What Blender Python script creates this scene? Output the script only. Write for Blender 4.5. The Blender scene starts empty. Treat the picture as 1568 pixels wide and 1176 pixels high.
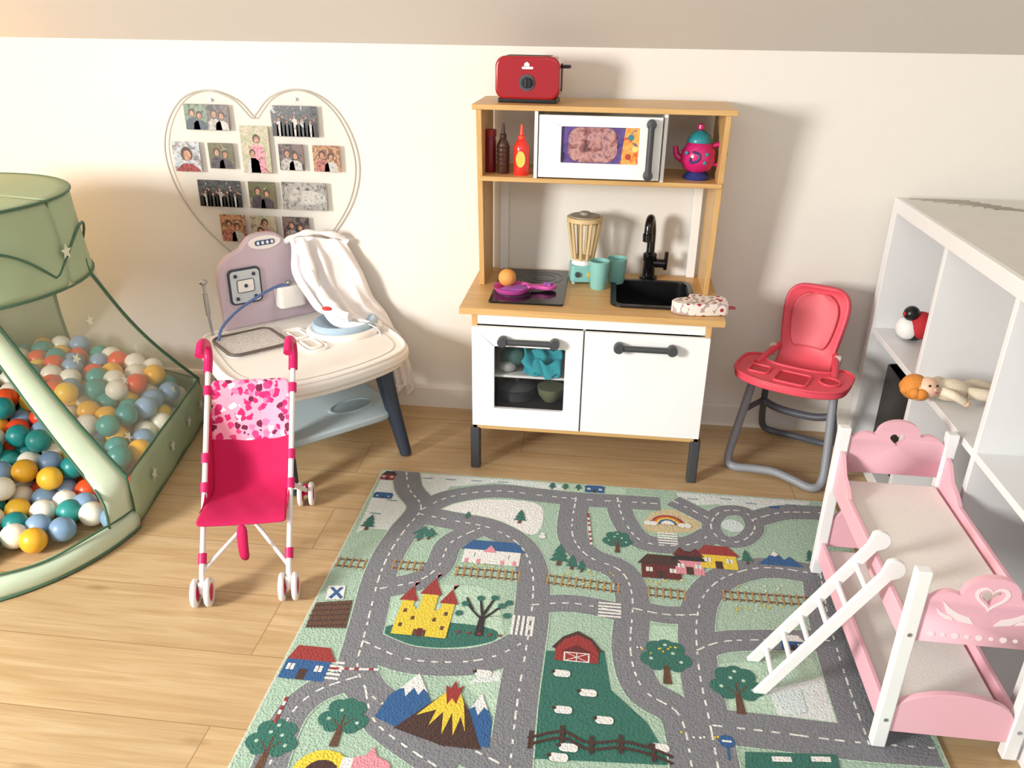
import bpy, bmesh, math, random
from math import sin, cos, pi, radians
from mathutils import Vector, Matrix
from mathutils.geometry import tessellate_polygon
random.seed(7)
COL = bpy.context.collection

# ------------------------------------------------------------ materials
def s2l(c):
    return tuple(((x/255)/12.92 if x/255 <= .04045 else ((x/255+.055)/1.055)**2.4) for x in c)
MATS = {}
def mat(name, rgb, rough=.5, metal=0, bump=0, bscale=200, var=0, vscale=8, coat=0, trans=0, sheen=0):
    if name in MATS: return MATS[name]
    m = bpy.data.materials.new(name); m.use_nodes = True
    nt = m.node_tree; b = nt.nodes["Principled BSDF"]
    c = (*s2l(rgb), 1)
    b.inputs["Base Color"].default_value = c
    b.inputs["Roughness"].default_value = rough
    b.inputs["Metallic"].default_value = metal
    if coat: b.inputs["Coat Weight"].default_value = coat
    if sheen: b.inputs["Sheen Weight"].default_value = sheen
    tc = nt.nodes.new("ShaderNodeTexCoord")
    n = nt.nodes.new("ShaderNodeTexNoise"); n.inputs["Scale"].default_value = vscale
    n.inputs["Detail"].default_value = 4
    nt.links.new(tc.outputs["Object"], n.inputs["Vector"])
    v = var if var else .03
    mix = nt.nodes.new("ShaderNodeMix"); mix.data_type = 'RGBA'
    mix.inputs[6].default_value = tuple(max(0, x*(1-v)) for x in c[:3])+(1,)
    mix.inputs[7].default_value = tuple(min(1, x*(1+v)) for x in c[:3])+(1,)
    nt.links.new(n.outputs["Fac"], mix.inputs[0]); nt.links.new(mix.outputs[2], b.inputs["Base Color"])
    if bump:
        n2 = nt.nodes.new("ShaderNodeTexNoise"); n2.inputs["Scale"].default_value = bscale
        nt.links.new(tc.outputs["Object"], n2.inputs["Vector"])
        bp_ = nt.nodes.new("ShaderNodeBump"); bp_.inputs["Strength"].default_value = bump
        bp_.inputs["Distance"].default_value = .004
        nt.links.new(n2.outputs["Fac"], bp_.inputs["Height"]); nt.links.new(bp_.outputs[0], b.inputs["Normal"])
    if trans:
        t = nt.nodes.new("ShaderNodeBsdfTransparent"); ms = nt.nodes.new("ShaderNodeMixShader")
        ms.inputs[0].default_value = trans
        out = nt.nodes["Material Output"]
        nt.links.new(b.outputs[0], ms.inputs[1]); nt.links.new(t.outputs[0], ms.inputs[2])
        nt.links.new(ms.outputs[0], out.inputs[0])
    MATS[name] = m
    return m

def ramp_mat(name, stops, scale, rough=.4, detail=3, distort=.6):
    # mottled multi-tone print (small photographs, printed stickers)
    if name in MATS: return MATS[name]
    m = bpy.data.materials.new(name); m.use_nodes = True; nt = m.node_tree; b = nt.nodes["Principled BSDF"]
    b.inputs["Roughness"].default_value = rough
    tc = nt.nodes.new("ShaderNodeTexCoord"); n = nt.nodes.new("ShaderNodeTexNoise")
    n.inputs["Scale"].default_value = scale; n.inputs["Detail"].default_value = detail; n.inputs["Distortion"].default_value = distort
    nt.links.new(tc.outputs["Object"], n.inputs["Vector"])
    cr = nt.nodes.new("ShaderNodeValToRGB"); E_ = cr.color_ramp.elements
    k = len(stops)
    for i, c in enumerate(stops):
        pos = .30+.40*i/(k-1)
        if i < 2: E_[i].position = pos; e = E_[i]
        else: e = E_.new(pos)
        e.color = (*s2l(c), 1)
    nt.links.new(n.outputs["Fac"], cr.inputs[0]); nt.links.new(cr.outputs[0], b.inputs["Base Color"])
    MATS[name] = m
    return m

def wood_mat(name, c1, c2, c3, scale=(1, 12, 12), rough=.45, planks=False):
    m = bpy.data.materials.new(name); m.use_nodes = True
    nt = m.node_tree; N = nt.nodes; L = nt.links; b = N["Principled BSDF"]
    tc = N.new("ShaderNodeTexCoord"); mp = N.new("ShaderNodeMapping")
    mp.inputs["Scale"].default_value = scale
    L.new(tc.outputs["Object"], mp.inputs[0])
    n = N.new("ShaderNodeTexNoise"); n.inputs["Scale"].default_value = 2.2; n.inputs["Detail"].default_value = 8
    n.inputs["Distortion"].default_value = 1.2
    cr = N.new("ShaderNodeValToRGB")
    cr.color_ramp.elements[0].position = .3; cr.color_ramp.elements[0].color = (*s2l(c1), 1)
    cr.color_ramp.elements[1].position = .7; cr.color_ramp.elements[1].color = (*s2l(c3), 1)
    e = cr.color_ramp.elements.new(.5); e.color = (*s2l(c2), 1)
    L.new(n.outputs["Fac"], cr.inputs[0])
    b.inputs["Roughness"].default_value = rough
    if planks:
        br = N.new("ShaderNodeTexBrick"); br.inputs["Scale"].default_value = 1
        br.inputs["Brick Width"].default_value = 1.28; br.inputs["Row Height"].default_value = .19
        br.inputs["Mortar Size"].default_value = .0012; br.inputs["Mortar Smooth"].default_value = .3
        br.offset = .37; br.inputs["Bias"].default_value = 0
        br.inputs["Color1"].default_value = (0, 0, 0, 1); br.inputs["Color2"].default_value = (1, 1, 1, 1)
        br.inputs["Mortar"].default_value = (.5, .5, .5, 1)
        mp2 = N.new("ShaderNodeMapping"); mp2.inputs["Location"].default_value = (-.1656, .1025, 0)
        L.new(tc.outputs["Object"], mp2.inputs[0]); L.new(mp2.outputs[0], br.inputs["Vector"])
        va = N.new("ShaderNodeVectorMath"); va.operation = 'MULTIPLY_ADD'
        va.inputs[1].default_value = (7, 9, 5)
        L.new(br.outputs["Color"], va.inputs[0]); L.new(mp.outputs[0], va.inputs[2]); L.new(va.outputs[0], n.inputs["Vector"])
        mp3 = N.new("ShaderNodeMapping"); mp3.inputs["Scale"].default_value = (4, 130, 1); L.new(tc.outputs["Object"], mp3.inputs[0])
        n3 = N.new("ShaderNodeTexNoise"); n3.inputs["Scale"].default_value = 2; n3.inputs["Detail"].default_value = 4; L.new(mp3.outputs[0], n3.inputs["Vector"])
        st = N.new("ShaderNodeMix"); st.data_type = 'RGBA'; st.blend_type = 'MULTIPLY'; st.inputs[0].default_value = .34
        L.new(cr.outputs[0], st.inputs[6]); L.new(n3.outputs["Fac"], st.inputs[7])
        mp4 = N.new("ShaderNodeMapping"); mp4.inputs["Scale"].default_value = (2.6, 8, 1); L.new(tc.outputs["Object"], mp4.inputs[0])
        vo = N.new("ShaderNodeTexVoronoi"); vo.inputs["Scale"].default_value = 1; L.new(mp4.outputs[0], vo.inputs["Vector"])
        kr = N.new("ShaderNodeValToRGB"); kr.color_ramp.elements[0].color = (.42, .28, .16, 1); kr.color_ramp.elements[1].position = .10; kr.color_ramp.elements[1].color = (1, 1, 1, 1)
        L.new(vo.outputs["Distance"], kr.inputs[0])
        kn = N.new("ShaderNodeMix"); kn.data_type = 'RGBA'; kn.blend_type = 'MULTIPLY'; kn.inputs[0].default_value = .5
        L.new(st.outputs[2], kn.inputs[6]); L.new(kr.outputs[0], kn.inputs[7])
        hs = N.new("ShaderNodeMix"); hs.data_type = 'RGBA'; hs.blend_type = 'MULTIPLY'; hs.inputs[0].default_value = .10
        L.new(kn.outputs[2], hs.inputs[6]); L.new(br.outputs["Color"], hs.inputs[7])
        mm = N.new("ShaderNodeMix"); mm.data_type = 'RGBA'
        L.new(br.outputs["Fac"], mm.inputs[0]); L.new(hs.outputs[2], mm.inputs[6])
        mm.inputs[7].default_value = (*s2l((150, 118, 82)), 1)
        L.new(mm.outputs[2], b.inputs["Base Color"])
    else:
        L.new(mp.outputs[0], n.inputs["Vector"])
        L.new(cr.outputs[0], b.inputs["Base Color"])
    MATS[name] = m
    return m

# ------------------------------------------------------------ geometry helpers
def empty(name, loc=(0, 0, 0), rot=0):
    o = bpy.data.objects.new(name, None); COL.objects.link(o)
    o.location = loc; o.rotation_euler = (0, 0, rot); o.empty_display_size = .05
    return o
def mk(parent, name, verts, faces, m, smooth=False, bevel=0, seg=2, angle=40, mats=None, fm=None, solid=0):
    me = bpy.data.meshes.new(name); me.from_pydata([tuple(v) for v in verts], [], faces)
    bm = bmesh.new(); bm.from_mesh(me); bmesh.ops.recalc_face_normals(bm, faces=bm.faces); bm.to_mesh(me); bm.free()
    for x in (mats or [m]): me.materials.append(x)
    if fm:
        for p, i in zip(me.polygons, fm): p.material_index = i
    if smooth:
        for p in me.polygons: p.use_smooth = True
        try: me.set_sharp_from_angle(angle=radians(angle))
        except Exception: pass
    o = bpy.data.objects.new(name, me); COL.objects.link(o)
    if parent: o.parent = parent
    if solid:
        s = o.modifiers.new("s", 'SOLIDIFY'); s.thickness = solid; s.offset = 0
    if bevel:
        bv = o.modifiers.new("b", 'BEVEL'); bv.width = bevel; bv.segments = seg; bv.limit_method = 'ANGLE'; bv.angle_limit = radians(35)
        for p in me.polygons: p.use_smooth = True
        try: me.set_sharp_from_angle(angle=radians(180))
        except Exception: pass
        bv.harden_normals = True
    return o
def box(parent, name, x0, x1, y0, y1, z0, z1, m, bevel=.002, seg=2):
    v = [(x, y, z) for x in (x0, x1) for y in (y0, y1) for z in (z0, z1)]
    f = [(0, 1, 3, 2), (4, 6, 7, 5), (0, 4, 5, 1), (2, 3, 7, 6), (0, 2, 6, 4), (1, 5, 7, 3)]
    return mk(parent, name, v, f, m, bevel=bevel, seg=seg)
def prism(parent, name, outer, plane, d0, d1, m, holes=(), bevel=0, smooth=False, xf=None, seg=2):
    loops = [list(outer)] + [list(h) for h in holes]
    tris = tessellate_polygon([[Vector((a, b, 0)) for a, b in l] for l in loops])
    flat = [p for l in loops for p in l]; n = len(flat)
    def P(a, b, d):
        v = {'xy': (a, b, d), 'xz': (a, d, b), 'yz': (d, a, b)}[plane]
        return xf(v) if xf else v
    verts = [P(a, b, d0) for a, b in flat]+[P(a, b, d1) for a, b in flat]
    faces = [tuple(t) for t in tris]+[tuple(i+n for i in reversed(t)) for t in tris]
    if not holes:
        faces = [tuple(range(n)), tuple(range(2*n-1, n-1, -1))]
    s = 0
    for l in loops:
        k = len(l)
        for i in range(k):
            j = (i+1) % k; faces.append((s+i, s+j, s+j+n, s+i+n))
        s += k
    return mk(parent, name, verts, faces, m, smooth=smooth, bevel=bevel, seg=seg)
def rrect(x0, x1, y0, y1, r, n=6):
    P = []
    for cx, cy, a in ((x1-r, y1-r, 0), (x0+r, y1-r, 90), (x0+r, y0+r, 180), (x1-r, y0+r, 270)):
        for i in range(n+1):
            t = radians(a+90*i/n); P.append((cx+r*cos(t), cy+r*sin(t)))
    return P
def circ(cx, cy, r, n=24, ry=None):
    return [(cx+r*cos(2*pi*i/n), cy+(ry or r)*sin(2*pi*i/n)) for i in range(n)]
def spline(pts, k=6, closed=False):
    P = [Vector(p) for p in pts]; out = []; n = len(P)
    rng = range(n) if closed else range(n-1)
    for i in rng:
        if closed: a, b, c, d = P[i-1], P[i], P[(i+1) % n], P[(i+2) % n]
        else: a, b, c, d = P[max(i-1, 0)], P[i], P[i+1], P[min(i+2, n-1)]
        for j in range(k):
            t = j/k
            out.append(.5*((2*b)+(c-a)*t+(2*a-5*b+4*c-d)*t*t+(3*b-a-3*c+d)*t**3))
    if not closed: out.append(P[-1])
    return out
def tube(parent, name, pts, r, m, k=6, seg=12, closed=False, smoothpath=True, flat=1.0):
    P = spline(pts, k, closed) if smoothpath and len(pts) > 2 else [Vector(p) for p in pts]
    n = len(P); verts = []; faces = []
    rr = r if callable(r) else (lambda t: r)
    T0 = (P[1]-P[0]).normalized()
    up = Vector((0, 0, 1)) if abs(T0.z) < .9 else Vector((0, 1, 0))
    N = (up-T0*up.dot(T0)).normalized()
    for i in range(n):
        if closed: T = (P[(i+1) % n]-P[i-1]).normalized()
        else: T = (P[min(i+1, n-1)]-P[max(i-1, 0)]).normalized()
        N = (N-T*N.dot(T)).normalized(); B = T.cross(N)
        R = rr(i/(n-1))
        for j in range(seg):
            a = 2*pi*j/seg; verts.append(P[i]+N*cos(a)*R+B*sin(a)*R*flat)
    for i in range(n if closed else n-1):
        for j in range(seg):
            a = i*seg+j; b = i*seg+(j+1) % seg; c = ((i+1) % n)*seg+(j+1) % seg; d = ((i+1) % n)*seg+j
            faces.append((a, b, c, d))
    if not closed:
        faces.append(tuple(range(seg))); faces.append(tuple((n-1)*seg+j for j in range(seg)))
    return mk(parent, name, verts, faces, m, smooth=True, angle=50)
def lathe(parent, name, prof, c, m, seg=32, axis='z', sx=1, sy=1):
    verts = []; faces = []; n = len(prof)
    for r, h in prof:
        for j in range(seg):
            a = 2*pi*j/seg
            p = (r*cos(a)*sx, r*sin(a)*sy, h)
            if axis == 'x': p = (h, r*cos(a), r*sin(a))
            if axis == 'y': p = (r*cos(a), h, r*sin(a))
            verts.append((p[0]+c[0], p[1]+c[1], p[2]+c[2]))
    for i in range(n-1):
        for j in range(seg):
            faces.append((i*seg+j, i*seg+(j+1) % seg, (i+1)*seg+(j+1) % seg, (i+1)*seg+j))
    if prof[0][0] > 0: faces.append(tuple(range(seg)))
    if prof[-1][0] > 0: faces.append(tuple((n-1)*seg+j for j in range(seg)))
    o = mk(parent, name, verts, faces, m, smooth=True, angle=45)
    return o
def ball(parent, name, c, r, m, sc=(1, 1, 1), seg=24):
    prof = [(r*sin(pi*i/14)+1e-5, -r*cos(pi*i/14)) for i in range(15)]
    verts = []; faces = []
    for rad, h in prof:
        for j in range(seg):
            a = 2*pi*j/seg; verts.append((c[0]+rad*cos(a)*sc[0], c[1]+rad*sin(a)*sc[1], c[2]+h*sc[2]))
    for i in range(14):
        for j in range(seg): faces.append((i*seg+j, i*seg+(j+1) % seg, (i+1)*seg+(j+1) % seg, (i+1)*seg+j))
    return mk(parent, name, verts, faces, m, smooth=True, angle=180)
def grid_surface(parent, name, rows, m, solid=.002, mats=None, rowmat=None, sub=1):
    nr, nc = len(rows), len(rows[0]); v = [p for r in rows for p in r]
    f = [(i*nc+j, i*nc+j+1, (i+1)*nc+j+1, (i+1)*nc+j) for i in range(nr-1) for j in range(nc-1)]
    fm = [rowmat[i] for i in range(nr-1) for j in range(nc-1)] if rowmat else None
    o = mk(parent, name, v, f, m, smooth=True, angle=180, mats=mats, fm=fm)
    if sub:
        s = o.modifiers.new("sub", 'SUBSURF'); s.levels = sub; s.render_levels = sub
    if solid:
        s = o.modifiers.new("s", 'SOLIDIFY'); s.thickness = solid; s.offset = 0
    return o

# ------------------------------------------------------------ common materials
M_wall = mat("wall_paint", (236, 232, 225), .85, bump=.15, bscale=60, var=.012, vscale=3)
M_ceil = mat("ceiling_paint_shaded", (206, 200, 193), .9, bump=.1, bscale=50, var=.02, vscale=2)  # greyer than the wall: the slope's weaker light is put into the paint
M_trim = mat("trim_paint", (238, 234, 226), .55)
M_floor = wood_mat("oak_planks", (202, 168, 122), (213, 181, 136), (224, 196, 154), scale=(1.1, 16, 11), rough=.40, planks=True)
M_birch = wood_mat("kitchen_wood", (200, 156, 98), (210, 168, 108), (218, 178, 120), scale=(1.2, 22, 22), rough=.4)
M_birchv = wood_mat("kitchen_wood_side", (200, 156, 98), (210, 168, 108), (218, 178, 120), scale=(22, 22, 1.2), rough=.4)
M_white = mat("white_lacquer", (244, 245, 244), .35)
M_dgrey = mat("dark_grey_plastic", (66, 68, 72), .45)
M_black = mat("black_plastic", (22, 22, 24), .3)
M_glossblack = mat("gloss_black", (16, 16, 20), .12)
M_metal = mat("brushed_steel", (180, 182, 184), .3, metal=.9)

# ------------------------------------------------------------ room shell
def quad(name, v, m):
    return mk(None, name, v, [(0, 1, 2, 3)], m)
fl = quad("floor", [(-2.4, -4.2, 0), (1.75, -4.2, 0), (1.75, 0, 0), (-2.4, 0, 0)], M_floor)
quad("wall_back", [(-2.4, 0, 0), (1.75, 0, 0), (1.75, 0, 1.165), (-2.4, 0, 1.165)], M_wall)
def sidewall(name, x):
    mk(None, name, [(x, 0, 0), (x, -4.2, 0), (x, -4.2, 2.3), (x, -1.3, 2.3), (x, 0, 1.165)], [(0, 1, 2, 3, 4)], M_wall)
sidewall("wall_left", -2.4); sidewall("wall_right", 1.75)
mk(None, "ceiling", [(-2.4, 0, 1.165), (1.75, 0, 1.165), (1.75, -1.3, 2.3), (-2.4, -1.3, 2.3), (1.75, -4.2, 2.3), (-2.4, -4.2, 2.3)],
   [(0, 1, 2, 3), (3, 2, 4, 5)], M_ceil)
prism(None, "baseboard_back", [(0, 0), (-.014, 0), (-.014, .07), (-.010, .08), (0, .082)], 'yz', -2.4, 1.75, M_trim)

# ------------------------------------------------------------ camera (calibrated pose)
CAMP = Vector((0.3858, -2.4921, 1.248)); psi, th, ro, FPX = .1132, .4295, .0135, 1236.25/1568
fwd = Vector((-sin(psi)*cos(th), cos(psi)*cos(th), -sin(th)))
r0 = Vector((cos(psi), sin(psi), 0)); u0 = r0.cross(fwd)
rt = r0*cos(ro)+u0*sin(ro); up = u0*cos(ro)-r0*sin(ro)
cd = bpy.data.cameras.new("camera"); cam = bpy.data.objects.new("camera", cd); COL.objects.link(cam)
cam.matrix_world = Matrix(((rt.x, up.x, -fwd.x, CAMP.x), (rt.y, up.y, -fwd.y, CAMP.y), (rt.z, up.z, -fwd.z, CAMP.z), (0, 0, 0, 1)))
cd.sensor_width = 36; cd.lens = FPX*36; cd.clip_start = .05
bpy.context.scene.camera = cam

# ------------------------------------------------------------ lights
def area(name, loc, tgt, sx, sy, e, col, spread=180):
    l = bpy.data.lights.new(name, 'AREA'); l.shape = 'RECTANGLE'; l.size = sx; l.size_y = sy; l.energy = e; l.color = col; l.spread = radians(spread)
    o = bpy.data.objects.new(name, l); COL.objects.link(o); o.location = loc
    o.rotation_euler = (Vector(tgt)-Vector(loc)).to_track_quat('-Z', 'Y').to_euler()
    return o
area("window_light", (-2.15, -3.0, 1.3), (.15, -.85, .25), .65, .75, 70, (1, .98, .93), 128)
area("overhead_fill", (.3, -3.2, 2.25), (.2, -1.2, 0), 1.6, 1.0, 20, (.93, .97, 1))  # unseen fill light added overhead to lift the whole room
pl = bpy.data.lights.new("lamp_light", 'POINT'); pl.energy = 9; pl.color = (1, .40, .06); pl.shadow_soft_size = .08
po = bpy.data.objects.new("lamp_light", pl); COL.objects.link(po); po.location = (-1.90, -.28, 1.03)
w = bpy.data.worlds.new("w"); bpy.context.scene.world = w; w.use_nodes = True
w.node_tree.nodes["Background"].inputs[0].default_value = (.90, .95, 1, 1)
w.node_tree.nodes["Background"].inputs[1].default_value = .66
sc = bpy.context.scene
sc.view_settings.view_transform = 'Standard'; sc.view_settings.look = 'None'; sc.view_settings.exposure = 0

# ------------------------------------------------------------ play rug (flat print, built in floor metres)
def rp(u, v):
    d = fwd+rt*((u-784)/1236.25)+up*((588-v)/1236.25)
    t = -CAMP.z/d.z; p = CAMP+d*t
    return (p.x, p.y)
RX0, RX1, RY0, RY1 = -.232, 1.072, -1.98, -.462
RC = dict(base=(164, 192, 174), road=(124, 126, 133), dash=(226, 226, 222), mint=(182, 210, 190), ice=(218, 228, 226), dgreen=(48, 108, 96),
          red=(152, 50, 48), dred=(100, 36, 38), yel=(232, 200, 62), blue=(44, 92, 146), brown=(96, 66, 48), white=(238, 238, 234),
          pink=(222, 146, 158), black=(44, 40, 44), sand=(178, 142, 92), orange=(206, 110, 52), tan=(204, 188, 148), pond=(210, 226, 228), dbrown=(70, 46, 40))
rk = list(RC); rv, rf, rfm = [], [], []
CNT = [0]
def lz(layer):
    CNT[0] += 1
    return .0062+layer*.00025+(CNT[0] % 40)*5e-6
def rpoly(pts, c, layer):
    z = lz(layer)
    pts = [(min(max(x, RX0+.008), RX1-.008), min(max(y, RY0+.008), RY1-.008)) for x, y in pts]
    s = len(rv); rv.extend((x, y, z) for x, y in pts)
    for t in tessellate_polygon([[Vector((x, y, 0)) for x, y in pts]]):
        rf.append(tuple(s+i for i in t)); rfm.append(rk.index(c))
def rpx(px, c, layer, smooth=False):
    P = [rp(*p) for p in px]
    if smooth: P = [(q.x, q.y) for q in spline([(a, b, 0) for a, b in P], 5, True)]
    rpoly(P, c, layer)
def strip(P, w, c, layer, dash=None, z=None):
    P = [Vector((a, b, 0)) for a, b in P] if not isinstance(P[0], Vector) else P
    z = z if z is not None else lz(layer); acc = 0
    L, R = [], []
    for i in range(len(P)):
        T = (P[min(i+1, len(P)-1)]-P[max(i-1, 0)]).normalized(); Nn = Vector((-T.y, T.x, 0))*w/2
        L.append(P[i]+Nn); R.append(P[i]-Nn)
    for i in range(len(P)-1):
        if dash:
            on = int(acc/dash) % 2 == 0; acc += (P[i+1]-P[i]).length
            if not on: continue
        q = [L[i], L[i+1], R[i+1], R[i]]
        if any(not (RX0+.002 < p.x < RX1-.002 and RY0 < p.y < RY1-.002) for p in q):
            q = [Vector((min(max(p.x, RX0+.004), RX1-.004), min(max(p.y, RY0+.004), RY1-.004), 0)) for p in q]
            if abs((q[0]-q[2]).cross(q[1]-q[3]).z) < 1e-5: continue
        s = len(rv); zz = z+(i % 2)*1.5e-6
        rv.extend((p.x, p.y, zz) for p in q); rf.append((s, s+1, s+2, s+3)); rfm.append(rk.index(c))
def resamp(P, step):
    out = [P[0]]
    for a, b in zip(P, P[1:]):
        n = max(1, int((b-a).length/step))
        for i in range(1, n+1): out.append(a.lerp(b, i/n))
    return out
roads = []
def road(px, w=.078, closed=False, k=8):
    P = resamp(spline([(*rp(*p), 0) for p in px], k, closed), .009)
    if closed: P.append(P[0])
    roads.append((P, w))
# ground patches
rpx([(640, 727), (700, 730), (830, 737), (860, 745), (862, 755), (760, 742), (690, 748), (668, 770), (650, 768), (640, 745)], 'ice', 1)
rpx([(585, 724), (612, 725), (612, 760), (640, 800), (600, 815), (560, 812), (545, 820), (570, 765)], 'ice', 1)
rpx([(690, 772), (770, 768), (828, 778), (822, 820), (780, 812), (740, 798), (700, 797), (672, 790)], 'white', 1.3, True)
rpx([(1035, 757), (1140, 762), (1240, 770), (1230, 790), (1160, 795), (1100, 775), (1045, 778)], 'ice', 1.1)
rpx([(985, 805), (1005, 785), (1045, 785), (1070, 800), (1068, 816), (1000, 818)], 'tan', 1.4, True)
rpx([(800, 735), (880, 742), (960, 750), (955, 766), (880, 765), (830, 757)], 'mint', .8)
rpx([(590, 905), (650, 900), (745, 905), (768, 950), (765, 985), (700, 998), (620, 992), (580, 968)], 'mint', 1, True)
rpx([(586, 965), (640, 955), (720, 960), (760, 970), (755, 985), (700, 995), (630, 993), (590, 980)], 'dgreen', 2, True)
rpx([(830, 1000), (925, 1000), (935, 1060), (990, 1110), (1030, 1176), (805, 1165), (812, 1100)], 'dgreen', 2)
rpx([(1175, 1060), (1260, 1040), (1285, 1120), (1195, 1110)], 'ice', 1.6)
rpx([(1100, 1020), (1240, 1010), (1310, 1120), (1120, 1110)], 'mint', .5)
rpx([(985, 960), (1045, 965), (1055, 1070), (1000, 1050)], 'mint', 1)
rpx([(690, 1040), (765, 1020), (770, 1060), (765, 1110), (720, 1060)], 'mint', 0.6)
rpx([(720, 1050), (738, 1036), (762, 1030), (768, 1046), (740, 1048)], 'ice', 1.7, True)
for px, w_, cl in [
    ([(622, 716), (626, 750), (645, 780), (620, 815), (597, 850), (580, 890), (566, 945), (556, 985), (548, 1025), (570, 1070), (640, 1110), (700, 1140), (770, 1176)], .08, 0),
    ([(645, 784), (690, 764), (760, 755), (830, 762), (890, 768), (960, 772), (1010, 775)], .07, 0),
    ([(640, 790), (690, 800), (750, 812), (795, 838), (815, 880), (814, 940), (805, 1000), (792, 1080), (780, 1186)], .08, 0),
    ([(582, 905), (640, 893), (672, 870), (690, 835), (735, 812)], .07, 0),
    ([(556, 985), (620, 1012), (700, 1018), (760, 1008), (805, 985)], .078, 0),
    ([(814, 930), (880, 928), (968, 945)], .06, 0),
    ([(882, 765), (876, 820), (900, 855), (950, 878), (968, 920), (965, 1000), (985, 1060), (1040, 1100), (1060, 1186)], .08, 0),
    ([(945, 765), (955, 800), (985, 833), (1050, 838), (1088, 822)], .07, 0),
    ([(1030, 770), (1060, 785), (1090, 800)], .06, 0),
    ([(1088, 808), (1104, 830), (1135, 832), (1155, 812), (1140, 788), (1104, 787)], .05, 1),
    ([(1150, 800), (1200, 788), (1275, 790)], .07, 0),
    ([(1285, 890), (1180, 873), (1115, 885), (1078, 915), (1066, 960), (1070, 1030), (1085, 1105), (1100, 1186)], .08, 0),
    ([(968, 935), (1020, 945), (1070, 945)], .06, 0),
    ([(1090, 1115), (1180, 1125), (1300, 1140), (1430, 1150)], .085, 0),
    ([(1255, 880), (1270, 960), (1300, 1060), (1330, 1145)], .09, 0),
    ([(1066, 1000), (1120, 985), (1270, 985)], .065, 0),
    ([(548, 1040), (490, 1060), (452, 1090), (430, 1130), (410, 1186)], .065, 0),
    ([(560, 1060), (575, 1110), (640, 1160), (690, 1190)], .05, 0)]:
    road(px, w_, bool(cl))
for i, (P, w_) in enumerate(roads): strip(P, w_+.006, 'mint', 0, z=.0070+i*8e-6)
for i, (P, w_) in enumerate(roads): strip(P, w_, 'road', 0, z=.0073+i*8e-6)
for i, (P, w_) in enumerate(roads): strip(P, .0042, 'dash', 0, dash=.016, z=.0076+i*8e-6)
# railway
for a, b in [((515, 864), (560, 868)), ((600, 868), (650, 872)), ((697, 878), (793, 886)), ((836, 890), (950, 905)), ((990, 909), (1048, 915)), ((1105, 915), (1240, 925))]:
    A, B = Vector((*rp(*a), 0)), Vector((*rp(*b), 0)); T = (B-A).normalized(); Nn = Vector((-T.y, T.x, 0))
    strip([A+Nn*.013, B+Nn*.013], .0045, 'brown', 6); strip([A-Nn*.013, B-Nn*.013], .0045, 'brown', 6.1)
    n = int((B-A).length/.017)
    for i in range(n+1):
        c = A+T*(i*.017+.004); strip([c-Nn*.021, c+Nn*.021], .0045, 'sand', 6.3)
# zebra crossings
for u, v, vert in [(800, 962, 0), (933, 938, 1), (1022, 828, 1), (505, 1030, 1)]:
    x, y = rp(u, v)
    for i in range(5):
        o = (i-2)*.011
        if vert: rpoly([(x-.026, y+o-.003), (x+.026, y+o-.003), (x+.026, y+o+.003), (x-.026, y+o+.003)], 'white', 6.6)
        else: rpoly([(x+o-.003, y-.032), (x+o+.003, y-.032), (x+o+.003, y+.032), (x+o-.003, y+.032)], 'white', 6.6)
class Mo:
    def __init__(s, u, v, k): s.x, s.y = rp(u, v); s.k = k
    def p(s, pts, c, l=7): rpoly([(s.x+a*s.k, s.y+b*s.k) for a, b in pts], c, l)
    def r(s, x0, x1, y0, y1, c, l=7): s.p([(x0, y0), (x1, y0), (x1, y1), (x0, y1)], c, l)
    def c(s, x, y, r, c, l=7, ry=None): s.p(circ(x, y, r, 16, ry), c, l)
def tree(u, v, k, kind=0):
    m = Mo(u, v, k); m.p([(-.09, 0), (.09, 0), (.05, .5), (-.05, .5)], 'brown', 7)
    if kind == 0:
        for i, (a, b, r) in enumerate(((0, .78, .3), (-.32, .66, .2), (.32, .66, .2), (-.2, .5, .16), (.2, .5, .16), (-.2, .98, .2), (.2, .98, .2), (0, 1.06, .18))): m.c(a, b, r, 'dgreen', 7.6+i*.05)
        m.p([(-.02, .3), (.02, .3), (.02, .8), (-.02, .8)], 'brown', 8.2); m.p([(0, .5), (.02, .48), (.2, .7), (.18, .72)], 'brown', 8.25); m.p([(0, .45), (-.02, .43), (-.2, .65), (-.18, .67)], 'brown', 8.3)
        for i, (a, b) in enumerate(((-.1, .9), (.15, .85), (-.3, .66), (.3, .62), (.0, 1.08))): m.c(a, b, .04, 'mint', 8.5)
    else:
        for i in range(3): m.p([(-.34+.07*i, .25+.25*i), (.34-.07*i, .25+.25*i), (0, .7+.25*i)], 'dgreen', 7.6+i*.2)
for u, v, k, t in [(945, 850, .075, 0), (1022, 1052, .105, 0), (1135, 1098, .105, 0), (510, 1148, .095, 0), (395, 1185, .095, 0), (855, 870, .075, 1), (875, 876, .05, 1), (795, 805, .055, 1),
                   (560, 815, .06, 1), (655, 830, .045, 1), (640, 832, .04, 1), (845, 752, .035, 1), (865, 753, .035, 1), (885, 754, .035, 1), (715, 798, .03, 1), (1145, 868, .05, 1), (890, 880, .04, 1), (1245, 868, .05, 1)]:
    tree(u, v, k, t)
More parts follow.
